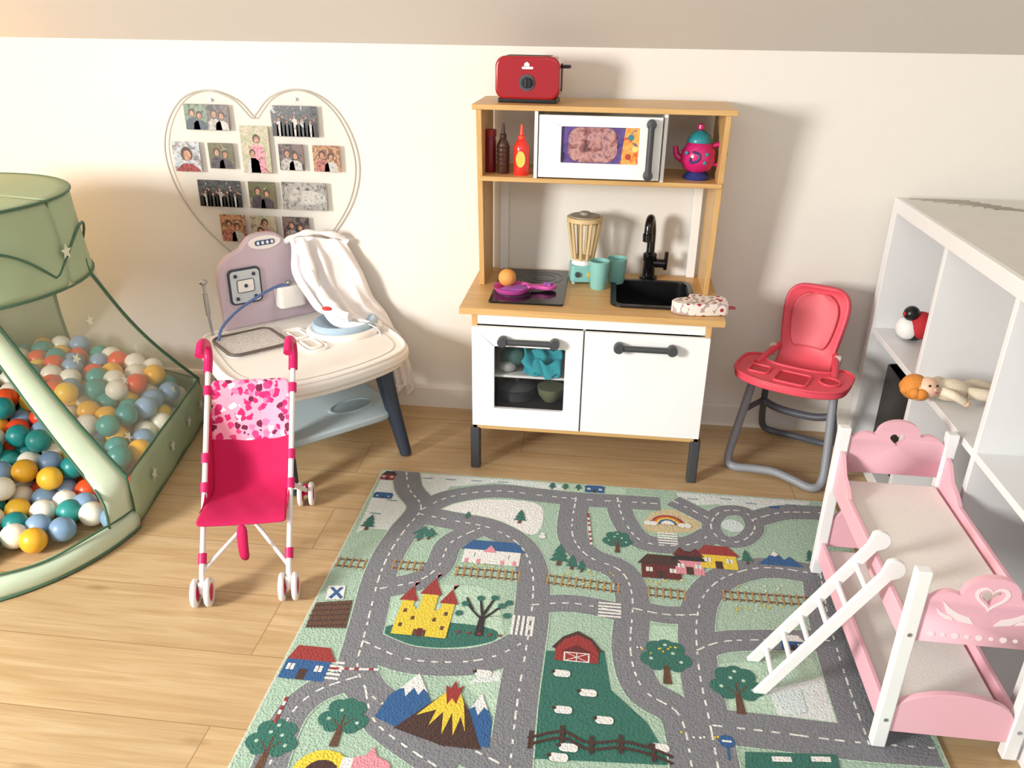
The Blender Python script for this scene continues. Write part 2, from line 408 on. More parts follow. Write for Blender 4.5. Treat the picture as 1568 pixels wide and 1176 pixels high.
# castle
c = Mo(640, 978, .205)
c.r(-.27, .27, .0, .42, 'yel', 7.2); c.r(-.3, -.16, 0, .55, 'yel', 7.5); c.r(.16, .3, 0, .55, 'yel', 7.5); c.r(-.09, .09, .1, .68, 'yel', 7.6)
c.p([(-.34, .55), (-.12, .55), (-.23, .8)], 'red', 8); c.p([(.12, .55), (.34, .55), (.23, .8)], 'red', 8); c.p([(-.13, .68), (.13, .68), (0, .98)], 'red', 8)
c.r(-.07, .07, 0, .16, 'brown', 8); c.c(0, .16, .07, 'brown', 8.1); c.r(-.03, .03, 0, .12, 'dred', 8.4)
for a, b in ((-.23, .38), (.23, .38), (0, .5), (-.12, .27), (.12, .27), (-.23, .15), (.23, .15)): c.r(a-.02, a+.02, b-.03, b+.03, 'brown', 8.2)
for a in (-.25, -.17, -.09, .05, .13, .2): c.r(a, a+.04, .42, .46, 'yel', 7.3)
for a, b in ((-.23, .8), (.23, .8), (0, .98)): c.p([(a, b-.01), (a+.01, b-.01), (a+.01, b+.1), (a+.06, b+.08), (a, b+.06)], 'pink', 8.5)
c = Mo(732, 978, .13)   # bare tree
c.p([(-.07, 0), (.07, 0), (.05, .5), (-.05, .5)], 'black', 7.5)
for i, (a, b, x, y) in enumerate(((0, .4, -.3, .75), (0, .4, .3, .8), (0, .5, -.1, .95), (0, .5, .15, 1), (-.1, .5, -.4, .5), (.1, .5, .4, .55), (-.2, .65, -.35, .95), (.2, .68, .42, .9))):
    c.p([(a-.03, b), (a+.03, b), (x+.02, y), (x-.02, y)], 'black', 8+i*.05)
for i, (a, b) in enumerate(((-.35, .78), (-.1, .96), (.15, 1.0), (.42, .9), (-.42, .52), (.42, .56), (.3, .8))): c.c(a, b, .07, 'dgreen', 8.6+i*.03)
for i in range(5): c.c(-.35+.18*i, .05, .03, 'red', 8.5)
# mountains + volcano
c = Mo(655, 1120, .36)
c.p([(-.3, .04), (-.26, .2), (-.20, .27), (-.13, .38), (-.06, .26), (-.02, .18), (.02, .02), (-.1, -.04)], 'blue', 7.1); c.p([(-.215, .25), (-.13, .38), (-.05, .24), (-.08, .27), (-.10, .22), (-.135, .27), (-.17, .2), (-.19, .26)], 'white', 8)
c.p([(.12, -.08), (.18, .12), (.25, .28), (.33, .1), (.34, -.08)], 'blue', 7.3); c.p([(.20, .16), (.25, .28), (.30, .16), (.275, .18), (.25, .12), (.225, .18)], 'white', 8)
c.p([(-.18, -.02), (.0, .2), (.05, .26), (.13, .26), (.2, .14), (.3, -.1), (.1, -.1)], 'dbrown', 8.3)
c.p([(.02, .22), (.05, .26), (.13, .26), (.16, .2), (.20, .0), (.16, .1), (.14, -.03), (.11, .12), (.08, -.03), (.06, .12), (.0, .02), (.02, .13), (-.08, .08)], 'yel', 9)
c.p([(.05, .26), (.04, .31), (.07, .29), (.09, .35), (.11, .29), (.14, .32), (.13, .26), (.12, .18), (.09, .22), (.07, .17)], 'red', 9.5)
# barn with field and sheep
c = Mo(882, 1018, .21)
c.p([(-.22, 0), (.22, 0), (.22, .2), (.14, .34), (0, .42), (-.14, .34), (-.22, .2)], 'red', 7.5)
c.p([(-.26, .18), (-.15, .35), (0, .45), (.15, .35), (.26, .18), (.22, .16), (.14, .31), (0, .39), (-.14, .31), (-.22, .16)], 'dbrown', 8)
c.r(-.13, .13, 0, .13, 'white', 8); c.r(-.115, .115, .012, .118, 'red', 8.4); c.p([(-.16, .14), (.16, .14), (0, .24)], 'dred', 7.9)
c.p([(-.12, .01), (-.1, .01), (.12, .12), (.1, .12)], 'white', 8.8); c.p([(.1, .01), (.12, .01), (-.1, .12), (-.12, .12)], 'white', 8.9); c.r(-.004, .004, .01, .12, 'white', 9)
for u, v in [(860, 1036), (900, 1066), (862, 1092), (925, 1108), (1010, 1150), (855, 1165), (740, 1036), (870, 1150)]:
    c = Mo(u, v, .05); c.p(rrect(-.35, .35, -.18, .2, .15), 'white', 8.5); c.c(-.36, .08, .09, 'dbrown', 8.8)
for k in range(2):
    strip(resamp(spline([(*rp(u, v+10*k), 0) for u, v in [(808, 1135), (860, 1125), (900, 1142), (950, 1140), (1000, 1152), (1030, 1165)]], 6), .01), .006, 'dbrown', 9)
for u, v in [(812, 1138), (860, 1130), (905, 1146), (950, 1145), (1000, 1158)]:
    x, y = rp(u, v); rpoly([(x-.004, y-.02), (x+.004, y-.02), (x+.004, y+.022), (x-.004, y+.022)], 'dbrown', 9.3)
# houses
def house(u, v, k, wall, roof, wd=.5):
    c = Mo(u, v, k); c.r(-wd, wd, 0, .55, wall, 7.5); c.p([(-wd-.1, .55), (wd+.1, .55), (wd-.15, .95), (-wd+.15, .95)], roof, 8)
    c.r(-.09, .09, 0, .3, 'dbrown', 8)
    for s in (-1, 1): c.r(s*wd*.6-.08, s*wd*.6+.08, .25, .42, 'white', 8); c.r(s*wd*.6-.008, s*wd*.6+.008, .25, .42, 'dbrown', 8.3)
house(750, 868, .10, 'white', 'blue', .72); house(1013, 890, .10, 'dred', 'dbrown', .48); house(1057, 884, .10, 'pink', 'black', .35)
house(1102, 875, .10, 'yel', 'red', .45); house(458, 1045, .10, 'blue', 'red', .5); house(592, 738, .05, 'red', 'black', .4); house(910, 758, .055, 'blue', 'blue', .5)
for q in (-.6, -.3, .3, .6): c = Mo(750, 868, .10); c.r(q-.05, q+.05, 0, .18, 'pink', 8.3)
c = Mo(1057, 884, .10); c.p([(-.4, .75), (-.2, 1.1), (0, .85), (.2, 1.1), (.4, .75)], 'dred', 8.6)
c = Mo(750, 850, .06); c.p([(-.3, 0), (.3, 0), (0, .5)], 'pink', 9); house(585, 766, .03, 'blue', 'blue', .9)
# signs / wooden fort
rpx([(478, 926), (540, 923), (530, 966), (468, 965)], 'brown', 7)
for i in range(5):
    rpx([(478-2.2*i, 930+8*i), (538-2.2*i, 928+8*i), (538-2.2*i, 930+8*i), (478-2.2*i, 932+8*i)], 'dbrown', 8)
rpx([(503, 901), (530, 901), (526, 922), (499, 922)], 'white', 7); rpx([(506, 904), (511, 903), (526, 919), (521, 921)], 'blue', 8); rpx([(527, 904), (522, 903), (503, 919), (508, 921)], 'blue', 8.1)
# rainbow
c = Mo(1022, 807, .075)
for i, col in enumerate(('red', 'orange', 'yel', 'blue', 'white')):
    r = .6-.09*i; c.p([(r*cos(pi*j/14), r*sin(pi*j/14)) for j in range(15)], col, 7+i*.4)
for q in (-.7, -.5, .5, .7): c.c(q, 0, .14, 'white', 9.5)
c = Mo(1121, 809, .03); c.c(0, 0, 1.0, 'pond', 8)
for u, v, k in [(650, 822, .05), (1195, 870, .08)]:
    c = Mo(u, v, k); c.p([(-.7, 0), (.7, 0), (.35, .5), (.15, .3), (-.1, .75), (-.4, .3)], 'blue' if k > .05 else 'dgreen', 7.4); c.p([(-.25, .5), (-.1, .75), (.02, .55), (-.1, .45)], 'white', 8)
c = Mo(1185, 782, .03); c.p([(-.5, 0), (.5, 0), (.4, .2), (.6, .5), (.2, .4), (-.4, .3)], 'blue', 7)
for u, v in [(690, 738), (770, 742), (1060, 768), (1110, 768), (1150, 775), (1210, 777), (600, 770), (575, 790), (730, 740), (655, 736), (585, 735)]:
    x, y = rp(u, v); strip([Vector((x-.015+.005*i, y+.003*(i % 2), 0)) for i in range(7)], .0025, 'blue', 6)
rpx([(1140, 1156), (1280, 1160), (1290, 1200), (1140, 1200)], 'dgreen', 8)
for u in (1180, 1240): rpx([(u, 1163), (u+30, 1164), (u+32, 1172), (u+2, 1171)], 'white', 9)
rpx([(1190, 1068), (1225, 1060), (1235, 1095), (1205, 1100)], 'pond', 7); house(1215, 1000, .05, 'blue', 'white', .5)
c = Mo(560, 1190, .1); c.p([(-.5, 0), (.5, 0), (.35, .3), (.1, .4), (0, .6), (-.1, .4), (-.35, .3)], 'pink', 8); c.r(-.5, -.3, 0, .3, 'white', 8.2)
c = Mo(490, 1192, .11); c.c(0, .0, .5, 'yel', 8); c.c(0, 0, .3, 'dbrown', 8.5)
c = Mo(1112, 1140, .03); c.c(0, 0, .5, 'blue', 8); c.r(-.07, .07, -1.4, 0, 'blue', 8.2); c.r(-.3, .3, -.08, .08, 'white', 8.6)
for u, v, u2, v2 in [(505, 1028, 580, 1030), (421, 1112, 440, 1072), (900, 790, 905, 838)]:
    A, B = Vector((*rp(u, v), 0)), Vector((*rp(u2, v2), 0)); strip(resamp([A, B], .01), .006, 'white', 8.5); strip(resamp([A, B], .01), .0062, 'red', 9, dash=.012)
c = Mo(830, 828, .03); c.c(0, .2, .3, 'white', 8); c.c(0, .65, .2, 'white', 8.2)   # snowman
for _ in range(90):
    u, v = random.choice([(1010, 895), (1170, 905), (900, 882), (740, 872), (1060, 1130), (1160, 935), (900, 900), (1010, 1000)]); x, y = rp(u+random.uniform(-40, 40), v+random.uniform(-5, 5))
    rpoly(circ(x, y, .0028, 6), random.choice(['yel', 'white', 'yel']), 9.8)
def rugmat(name, c):
    return mat("rug_"+name, c, .95, bump=1.0, bscale=220, var=.32, vscale=230, sheen=.1)
rmats = [rugmat(k, v) for k, v in RC.items()]
rm_edge = mat("rug_binding", (200, 206, 192), .9, bump=.5)
s = len(rv); rv += [(x, y, z) for z in (.0005, .0058) for x, y in ((RX0, RY0), (RX1, RY0), (RX1, RY1), (RX0, RY1))]
rf += [(s+4, s+5, s+6, s+7), (s, s+1, s+2, s+3)]+[(s+i, s+(i+1) % 4, s+4+(i+1) % 4, s+4+i) for i in range(4)]
rfm += [len(rk)]*6
s = len(rv); rv += [(x, y, .0061) for x, y in ((RX0+.004, RY0+.004), (RX1-.004, RY0+.004), (RX1-.004, RY1-.004), (RX0+.004, RY1-.004))]
rf.append((s, s+1, s+2, s+3)); rfm.append(0)
me = bpy.data.meshes.new("play_rug"); me.from_pydata(rv, [], rf)
for m in rmats+[rm_edge]: me.materials.append(m)
for p, i in zip(me.polygons, rfm): p.material_index = i
rug = bpy.data.objects.new("play_rug", me); COL.objects.link(rug)

# ------------------------------------------------------------ toy kitchen
K = empty("toy_kitchen")
XA, XB = .032, .690
snk = rrect(.425, .640, -.335, -.105, .03)
prism(K, "countertop", [(0, -.415), (.72, -.415), (.72, -.012), (0, -.012)], 'xy', .494, .512, M_birch, holes=[snk], bevel=0)
for n, x in (("left", XA), ("right", XB-.016)):
    box(K, "side_panel_"+n, x, x+.016, -.398, -.018, .132, .494, M_birchv)
    prism(K, "hutch_side_"+n, [(-.018, .512), (-.20, .512), (-.255, 1.016), (-.018, 1.016)], 'yz', x-.008 if n == "left" else x+.006, (x-.008 if n == "left" else x+.006)+.015, M_birchv, bevel=.0015)
    box(K, "white_batten_"+n, x+.03 if n == "left" else x-.03, x+.055 if n == "left" else x-.005, -.03, -.018, .512, .825, M_white)
    for yy in (-.402, -.05):
        prism(K, "foot_%s_%d" % (n, int(-yy*100)), rrect(x-.006, x+.022, yy-.002, yy+.03, .005), 'xy', 0, .136, M_dgrey, bevel=.002)
box(K, "hutch_top", .014, .709, -.262, -.016, 1.016, 1.030, M_birch)
box(K, "hutch_shelf", .030, .692, -.245, -.018, .826, .839, M_birch)
box(K, "bottom_board", XA, XB, -.398, -.02, .132, .146, M_birch)
box(K, "white_rail", XA+.016, XB-.016, -.398, -.380, .461, .494, M_white)
box(K, "back_board", XA+.016, XB-.016, -.03, -.024, .146, .494, M_white)
box(K, "middle_divider", .343, .351, -.38, -.03, .146, .461, M_white)
prism(K, "oven_door", [(XA+.002, .150), (.345, .150), (.345, .458), (XA+.002, .458)], 'xz', -.412, -.398, M_white, holes=[rrect(.098, .297, .209, .402, .004)], bevel=.0015)
box(K, "cabinet_door", .349, XB-.002, -.412, -.398, .150, .458, M_white)
M_win = mat("smoky_window", (60, 60, 64), .05, trans=.88)
box(K, "oven_window", .098, .297, -.402, -.400, .209, .402, M_win, bevel=0)
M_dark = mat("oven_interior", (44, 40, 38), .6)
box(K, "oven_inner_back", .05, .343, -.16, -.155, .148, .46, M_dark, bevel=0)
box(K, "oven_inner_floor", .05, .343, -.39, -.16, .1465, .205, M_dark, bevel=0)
box(K, "oven_shelf", .05, .342, -.385, -.16, .296, .304, M_white)
M_teal = mat("teal_cloth", (56, 170, 184), .8, bump=.3, var=.25, vscale=40)
rows = []
for i in range(9):
    t = i/8; rows.append([(.175+.0135*j+.006*sin(i*1.3), -.385+.05*t+.010*sin(j*1.5+i*.8), .308+.075*t*(1-.25*abs(sin(j*.8)))+.006*sin(j*2.3+i)) for j in range(9)])
grid_surface(K, "teal_towel", rows, M_teal, solid=.005, sub=2)
rows = [[(.205+.010*j, -.392+.006*sin(j*2.1+i), .31+.045*(i/4)+.012*sin(j*1.1)) for j in range(9)] for i in range(5)]
grid_surface(K, "teal_towel_fold", rows, M_teal, solid=.005, sub=2)
ball(K, "green_bundle", (.145, -.34, .345), .032, mat("bundle_green", (70, 110, 104), .7, bump=.4), sc=(1.2, .8, .9))
ball(K, "grey_bundle", (.130, -.365, .322), .020, mat("bundle_grey", (170, 172, 170), .5), sc=(1.3, .8, .8))
lathe(K, "toy_pot", [(.04, 0), (.05, .004), (.052, .03), (.055, .035), (.048, .036), (.045, .01)], (.155, -.32, .207), M_dgrey)
lathe(K, "toy_pot_lid", [(.053, 0), (.03, .012), (.008, .016), (.008, .026), (.0001, .026)], (.155, -.32, .244), mat("pot_lid_grey", (110, 112, 116), .25, metal=.5))
lathe(K, "toy_bowl", [(.02, 0), (.035, .02), (.04, .045), (.036, .045)], (.255, -.33, .207), mat("bowl_olive", (120, 124, 96), .4))
for n, x0, x1 in (("left", .115, .275), ("right", .435, .595)):
    z = .424
    tube(K, "handle_bar_"+n, [(x0, -.432, z), (x1, -.432, z)], .0085, M_dgrey, smoothpath=False, seg=14)
    for x in (x0+.008, x1-.008):
        lathe(K, "handle_mount_%s_%d" % (n, int(x*1000)), [(.012, -.412), (.014, -.420), (.0145, -.438), (.012, -.444), (.0001, -.444)], (x, 0, z), M_dgrey, axis='y', seg=18)
# hob
prism(K, "hob_glass", rrect(.073, .283, -.365, -.035, .008), 'xy', .5125, .518, M_glossblack, bevel=.0015)
M_ring = mat("hob_ring_print", (84, 86, 92), .3)
def ring(parent, name, cx, cy, z, r, w_, m, n=40):
    prism(parent, name, circ(cx, cy, r, n), 'xy', z, z+.0006, m, holes=[circ(cx, cy, r-w_, n)])
ring(K, "hob_ring_front", .135, -.27, .5182, .05, .002, M_ring); ring(K, "hob_ring_rear", .21, -.12, .5182, .058, .002, M_ring)
ring(K, "hob_ring_inner", .21, -.12, .5182, .035, .0015, M_ring)
# sink
prism(K, "sink_rim", rrect(.413, .652, -.348, -.092, .035), 'xy', .5125, .519, M_black, holes=[rrect(.428, .637, -.332, -.108, .028)], bevel=.0015)
prism(K, "sink_wall", rrect(.424, .641, -.336, -.104, .032), 'xy', .43, .514, M_black, holes=[rrect(.430, .635, -.330, -.110, .026)])
prism(K, "sink_basin_floor", rrect(.428, .637, -.332, -.108, .03), 'xy', .428, .436, M_black)
lathe(K, "sink_drain", [(.018, 0), (.018, .002), (.0001, .002)], (.53, -.2, .436), M_metal)
# tap
T = M_glossblack
lathe(K, "tap_base", [(.027, 0), (.027, .007), (.019, .011), (.0175, .055), (.021, .06), (.021, .078), (.013, .084)], (.527, -.058, .512), T)
tube(K, "tap_spout", [(.527, -.058, .58), (.527, -.058, .65), (.523, -.066, .690), (.519, -.085, .704), (.515, -.107, .694), (.513, -.114, .664)], .0125, T)
lathe(K, "tap_nozzle", [(.0145, 0), (.0155, .022), (.0001, .024)], (.513, -.114, .642), T)
tube(K, "tap_lever_stub", [(.54, -.06, .563), (.575, -.066, .563)], .014, T, smoothpath=False)
tube(K, "tap_lever", [(.575, -.066, .545), (.576, -.067, .60)], .006, T, smoothpath=False)
# microwave
for n, x in (("left", .182), ("right", .524)): box(K, "microwave_side_"+n, x, x+.010, -.250, -.03, .839, 1.016, M_white)
prism(K, "microwave_door", [(.196, .846), (.520, .846), (.520, 1.008), (.196, 1.008)], 'xz', -.266, -.252, M_white, holes=[rrect(.256, .462, .886, .980, .003)], bevel=.0015)
box(K, "microwave_window_print", .25, .468, -.257, -.254, .880, .986, ramp_mat("microwave_purple_print", [(60, 44, 90), (104, 84, 150), (80, 60, 110)], 30, .25), bevel=0)
prism(K, "microwave_food_picture", rrect(.275, .405, .888, .978, .03), 'xz', -.2585, -.257, ramp_mat("microwave_food_print", [(80, 50, 60), (150, 100, 100), (196, 150, 144), (110, 76, 100)], 45, .25))
prism(K, "microwave_orange_picture", [(.415, .886), (.468, .886), (.468, .98), (.425, .98)], 'xz', -.2585, -.257, ramp_mat("microwave_orange_print", [(200, 70, 50), (236, 150, 70), (240, 180, 90), (110, 90, 130)], 60, .25))
for i, (x, z, c_) in enumerate([(.44, .955, (60, 130, 150)), (.452, .925, (236, 210, 120)), (.435, .905, (180, 70, 50))]):
    prism(K, "microwave_sticker_%d" % i, circ(x, z, .008, 12), 'xz', -.2592, -.2585, mat("sticker%d" % i, c_, .4))
tube(K, "microwave_handle", [(.490, -.285, .862), (.490, -.285, .992)], .0085, M_dgrey, smoothpath=False)
for z in (.862, .992): lathe(K, "microwave_handle_mount_%d" % int(z*1000), [(.012, -.266), (.013, -.276), (.013, -.290), (.0001, -.294)], (.490, 0, z), M_dgrey, axis='y', seg=18)

# ------------------------------------------------------------ toaster
TO = empty("toy_toaster", (.158, -.165, 1.030), radians(-4))
M_red = mat("toaster_red", (160, 14, 26), .18, coat=.6)
prism(TO, "body", rrect(-.088, .088, .008, .118, .028, 8), 'xz', -.042, .042, M_red, bevel=.008, seg=4)
box(TO, "base", -.08, .08, -.04, .04, 0, .012, M_black, bevel=.003)
for y in (-.018, .014): box(TO, "slot_%d" % int(y*1000), -.06, .06, y-.004, y+.008, .1175, .1188, M_black, bevel=0)
box(TO, "lever_track", .0875, .0895, -.006, .006, .03, .10, M_black, bevel=0)
box(TO, "lever", .088, .112, -.012, .012, .088, .097, M_black, bevel=.003)
lathe(TO, "dial_ring", [(.021, -.042), (.021, -.046), (.0001, -.046)], (.0, 0, .052), M_dgrey, axis='y')
lathe(TO, "dial", [(.014, -.046), (.013, -.056), (.0001, -.056)], (.0, 0, .052), M_black, axis='y')
box(TO, "dial_pointer", -.003, .003, -.059, -.055, .040, .064, M_black)
prism(TO, "logo_base", rrect(-.014, .016, .086, .092, .002), 'xz', -.0428, -.042, M_white)
prism(TO, "logo_house", [(-.008, .093), (.006, .093), (.006, .099), (-.001, .104), (-.008, .099)], 'xz', -.0428, -.042, M_white)

# ------------------------------------------------------------ bottles
def bottle(name, x, y, z, h, r, c1, c2, rough=.3):
    E = empty(name, (x, y, z)); m = mat(name+"_plastic", c1, rough, coat=.3)
    lathe(E, "bottle_body", [(r*.92, 0), (r, .004), (r, h*.50), (r*.97, h*.58), (r*.6, h*.68), (r*.42, h*.72)], (0, 0, 0), m, seg=24)
    lathe(E, "bottle_cap", [(r*.5, h*.72), (r*.5, h*.78), (r*.3, h*.80), (r*.15, h), (.0001, h)], (0, 0, 0), mat(name+"_cap", c2, .35), seg=20)
    return E
E = empty("sauce_jar", (.052, -.17, .839)); lathe(E, "jar_body", [(.015, 0), (.016, .003), (.016, .085), (.0145, .09), (.0145, .1)], (0, 0, 0), mat("dark_red_jar", (120, 20, 26), .3), seg=24)
lathe(E, "jar_lid", [(.0165, .098), (.0165, .116), (.0001, .118)], (0, 0, 0), mat("jar_lid", (140, 24, 30), .4), seg=24)
E = bottle("chocolate_sauce_bottle", .090, -.185, .839, .135, .018, (66, 38, 28), (60, 34, 26))
for i in range(5): lathe(E, "rib_%d" % i, [(.0175, .02+i*.012), (.0195, .024+i*.012), (.0175, .028+i*.012)], (0, 0, 0), MATS["chocolate_sauce_bottle_plastic"], seg=24)
E = bottle("ketchup_bottle", .143, -.20, .839, .135, .022, (222, 48, 36), (226, 70, 50))
prism(E, "label", circ(0, .045, .013, 20, .022), 'xz', -.0232, -.021, mat("ketchup_label", (240, 196, 90), .5))

# ------------------------------------------------------------ teapot
E = empty("toy_teapot", (.628, -.17, .839), radians(-10))
M_pk = mat("teapot_pink", (206, 26, 110), .25, coat=.5); M_tl = mat("teapot_teal", (40, 140, 150), .3); M_bl = mat("teapot_blue", (40, 56, 120), .3)
lathe(E, "foot", [(.036, 0), (.038, .006), (.030, .016), (.026, .02)], (0, 0, 0), M_bl)
lathe(E, "body", [(.022, .018), (.038, .028), (.048, .05), (.046, .075), (.034, .095), (.030, .1)], (0, 0, 0), M_pk)
lathe(E, "lid", [(.033, .098), (.034, .104), (.026, .118), (.012, .128), (.006, .130)], (0, 0, 0), M_tl)
lathe(E, "lid_knob", [(.004, .128), (.010, .134), (.009, .144), (.0001, .148)], (0, 0, 0), M_pk)
tube(E, "spout", [(-.04, 0, .05), (-.058, 0, .06), (-.064, 0, .085)], lambda t: .011-.004*t, M_pk)
tube(E, "handle", [(.036, 0, .09), (.062, 0, .095), (.072, 0, .07), (.060, 0, .045), (.042, 0, .04)], .006, M_pk)
tube(E, "blue_swirl", [(-.012, -.046, .078), (.006, -.048, .072), (.004, -.0495, .056), (-.014, -.048, .050), (-.018, -.047, .062)], .003, M_bl)
for i, (x, z) in enumerate([(.022, .05), (.026, .072), (-.028, .074)]): ball(E, "jewel_%d" % i, (x, -.043, z), .005, M_tl, sc=(1, .6, 1))

# ------------------------------------------------------------ toy blender, cups, food, mitt
M_mint = mat("mint_plastic", (138, 198, 192), .4); M_tan = mat("blender_wood", (216, 190, 144), .5)
E = empty("toy_blender", (.325, -.11, .512), radians(8))
prism(E, "base", rrect(-.038, .038, -.038, .038, .012), 'xy', .004, .055, M_mint, bevel=.004)
for x in (-.028, .028):
    for y in (-.028, .028): lathe(E, "foot_%d_%d" % (x*1000, y*1000), [(.006, 0), (.006, .005)], (x, y, 0), M_white, seg=12)
for i, x in enumerate((-.018, .018)): lathe(E, "button_%d" % i, [(.008, -.038), (.008, -.045), (.0001, -.046)], (x, 0, .03), [M_dgrey, mat("button_yellow", (230, 180, 60), .4)][i], axis='y', seg=16)
lathe(E, "collar", [(.034, .055), (.032, .068), (.0001, .068)], (0, 0, 0), M_white)
lathe(E, "jar_floor", [(.032, .068), (.033, .074), (.0001, .074)], (0, 0, 0), M_tan)
for i in range(10):
    a = 2*pi*i/10; ca, sa = cos(a), sin(a)
    tube(E, "slat_%d" % i, [(.030*ca, .030*sa, .07), (.048*ca, .048*sa, .185)], .005, M_tan, smoothpath=False, seg=8)
lathe(E, "jar_rim", [(.048, .180), (.053, .184), (.053, .196), (.045, .197), (.045, .182), (.048, .180)], (0, 0, 0), M_tan)
lathe(E, "lid", [(.046, .190), (.044, .200), (.016, .202), (.014, .21), (.0001, .211)], (0, 0, 0), mat("blender_lid", (150, 142, 128), .5))
for x, y, h in ((.376, -.178, .082), (.428, -.115, .075)):
    E = empty("toy_cup", (x, y, .512))
    lathe(E, "cup_shell", [(.0001, 0), (.022, 0), (.024, .003), (.030, h), (.028, h+.001), (.022, .01), (.0001, .008)], (0, 0, 0), M_mint)
    tube(E, "cup_rim", [(.029*cos(a), .029*sin(a), h) for a in [i*pi/8 for i in range(16)]], .0018, M_mint, closed=True, k=2)
E = empty("toy_frying_pan", (.130, -.265, .518), radians(10))
M_mag = mat("pan_pink", (206, 84, 164), .4); M_vio = mat("pan_violet", (156, 88, 176), .4)
lathe(E, "pan_dish", [(.0001, 0), (.046, 0), (.054, .010), (.057, .016), (.052, .015), (.045, .004), (.0001, .004)], (0, 0, 0), M_mag, sy=.85)
prism(E, "pan_handle", [(q.x, q.y) for q in spline([(.045, -.012, 0), (.075, -.010, 0), (.105, -.020, 0), (.128, -.004, 0), (.122, .022, 0), (.098, .024, 0), (.080, .014, 0), (.045, .012, 0)], 4, True)], 'xy', .006, .018, M_mag, bevel=.004)
prism(E, "handle_star", [(.104+(.016 if i % 2 == 0 else .008)*cos(i*pi/5), .002+(.016 if i % 2 == 0 else .008)*sin(i*pi/5)) for i in range(10)], 'xy', .017, .023, M_vio, bevel=.001)
prism(E, "food_slice", [(-.04, -.02), (.03, -.028), (.045, -.01), (.03, .02), (-.02, .006)], 'xy', .005, .014, M_vio, bevel=.002)
E = empty("toy_orange", (.112, -.240, .524)); ball(E, "fruit", (0, 0, .026), .026, mat("orange_peel", (230, 160, 84), .6, bump=.3, bscale=400)); lathe(E, "stem", [(.004, .049), (.003, .055)], (0, 0, 0), mat("stem", (120, 90, 50), .6), seg=8)
E = empty("oven_mitt", (.667, -.345, .512), radians(8))
def mitt_mat():
    m = mat("mitt_print", (232, 222, 216), .9, bump=.2); nt = m.node_tree; b = nt.nodes["Principled BSDF"]
    tc = nt.nodes.new("ShaderNodeTexCoord"); v = nt.nodes.new("ShaderNodeTexVoronoi"); v.inputs["Scale"].default_value = 48
    nt.links.new(tc.outputs["Object"], v.inputs["Vector"])
    cr = nt.nodes.new("ShaderNodeValToRGB"); cr.color_ramp.interpolation = 'CONSTANT'
    cr.color_ramp.elements[0].color = (*s2l((170, 44, 60)), 1); cr.color_ramp.elements[1].position = .30; cr.color_ramp.elements[1].color = (*s2l((236, 226, 218)), 1)
    e = cr.color_ramp.elements.new(.66); e.color = (*s2l((180, 160, 160)), 1)
    nt.links.new(v.outputs["Distance"], cr.inputs[0]); nt.links.new(cr.outputs[0], b.inputs["Base Color"]); return m
mo = spline([(-.075, -.03, 0), (-.03, -.042, 0), (.03, -.040, 0), (.06, -.03, 0), (.06, .03, 0), (.02, .034, 0), (.0, .05, 0), (-.03, .052, 0), (-.035, .03, 0), (-.07, .02, 0), (-.09, -.005, 0)], 5, True)
MM = mitt_mat()
prism(E, "mitt_body", [(p.x, p.y) for p in mo], 'xy', .001, .034, MM, bevel=.013, seg=3)
tube(E, "hanging_loop", [(.058, .0, .012), (.08, .006, .012), (.086, -.003, .010), (.058, -.008, .012)], .002, mat("mitt_loop", (190, 60, 80), .8))

# ------------------------------------------------------------ heart photo board
H = empty("heart_photo_board", (0, -.012, 0))
hp = [(-.710, .950), (-.760, 1.000), (-.842, 1.026), (-.925, 1.000), (-.985, .925), (-1.008, .83), (-.985, .72), (-.92, .61), (-.83, .52), (-.705, .425),
      (-.59, .50), (-.50, .585), (-.425, .69), (-.393, .79), (-.400, .88), (-.44, .965), (-.50, 1.018), (-.572, 1.034), (-.645, 1.01), (-.690, .965)]
hs = spline([(a, 0, b) for a, b in hp], 6, True)
prism(H, "board", [(p.x, p.z) for p in hs], 'xz', -.006, -.001, mat("clear_acrylic", (244, 240, 232), .12, trans=.90), bevel=0)
tube(H, "board_edge", [(p.x, -.0035, p.z) for p in hs], .0026, mat("acrylic_edge", (176, 172, 162), .25), closed=True, k=1, smoothpath=False, seg=8)
for i, (x, z) in enumerate([(-.84, .998), (-.57, 1.006), (-.7, .5)]): lathe(H, "standoff_%d" % i, [(.005, .0), (.005, .0115)], (x, 0, z), M_metal, axis='y', seg=12)
photos = [(-.923, -.852, .910, .986, 0), (-.852, -.781, .910, .986, 1), (-.646, -.501, .898, .988, 2), (-.752, -.661, .784, .926, 3), (-.980, -.891, .781, .873, 4), (-.862, -.782, .794, .872, 5),
          (-.633, -.555, .796, .875, 1), (-.524, -.439, .795, .874, 6), (-.914, -.772, .673, .757, 2), (-.746, -.658, .673, .757, 5), (-.636, -.491, .673, .759, 7), (-.855, -.771, .561, .648, 6), (-.753, -.668, .565, .648, 3), (-.645, -.558, .571, .649, 1)]
pal = [[(30, 40, 34), (70, 92, 60), (120, 140, 120), (60, 70, 66)], [(24, 24, 28), (52, 50, 54), (120, 100, 96), (36, 36, 40)], [(18, 18, 22), (90, 92, 96), (40, 42, 46), (190, 190, 192)],
       [(110, 100, 80), (196, 180, 160), (150, 160, 120), (214, 180, 176)], [(120, 140, 160), (196, 206, 216), (150, 140, 140), (90, 96, 110)], [(50, 60, 40), (110, 100, 70), (70, 84, 60), (170, 150, 110)],
       [(110, 70, 44), (200, 150, 110), (90, 54, 40), (224, 180, 140)], [(96, 94, 92), (170, 168, 164), (130, 128, 124), (60, 60, 60)]]
clo = [(60, 70, 90), (170, 166, 160), (30, 30, 34), (206, 136, 148), (150, 60, 60), (70, 60, 70), (170, 106, 96), (150, 148, 146)]
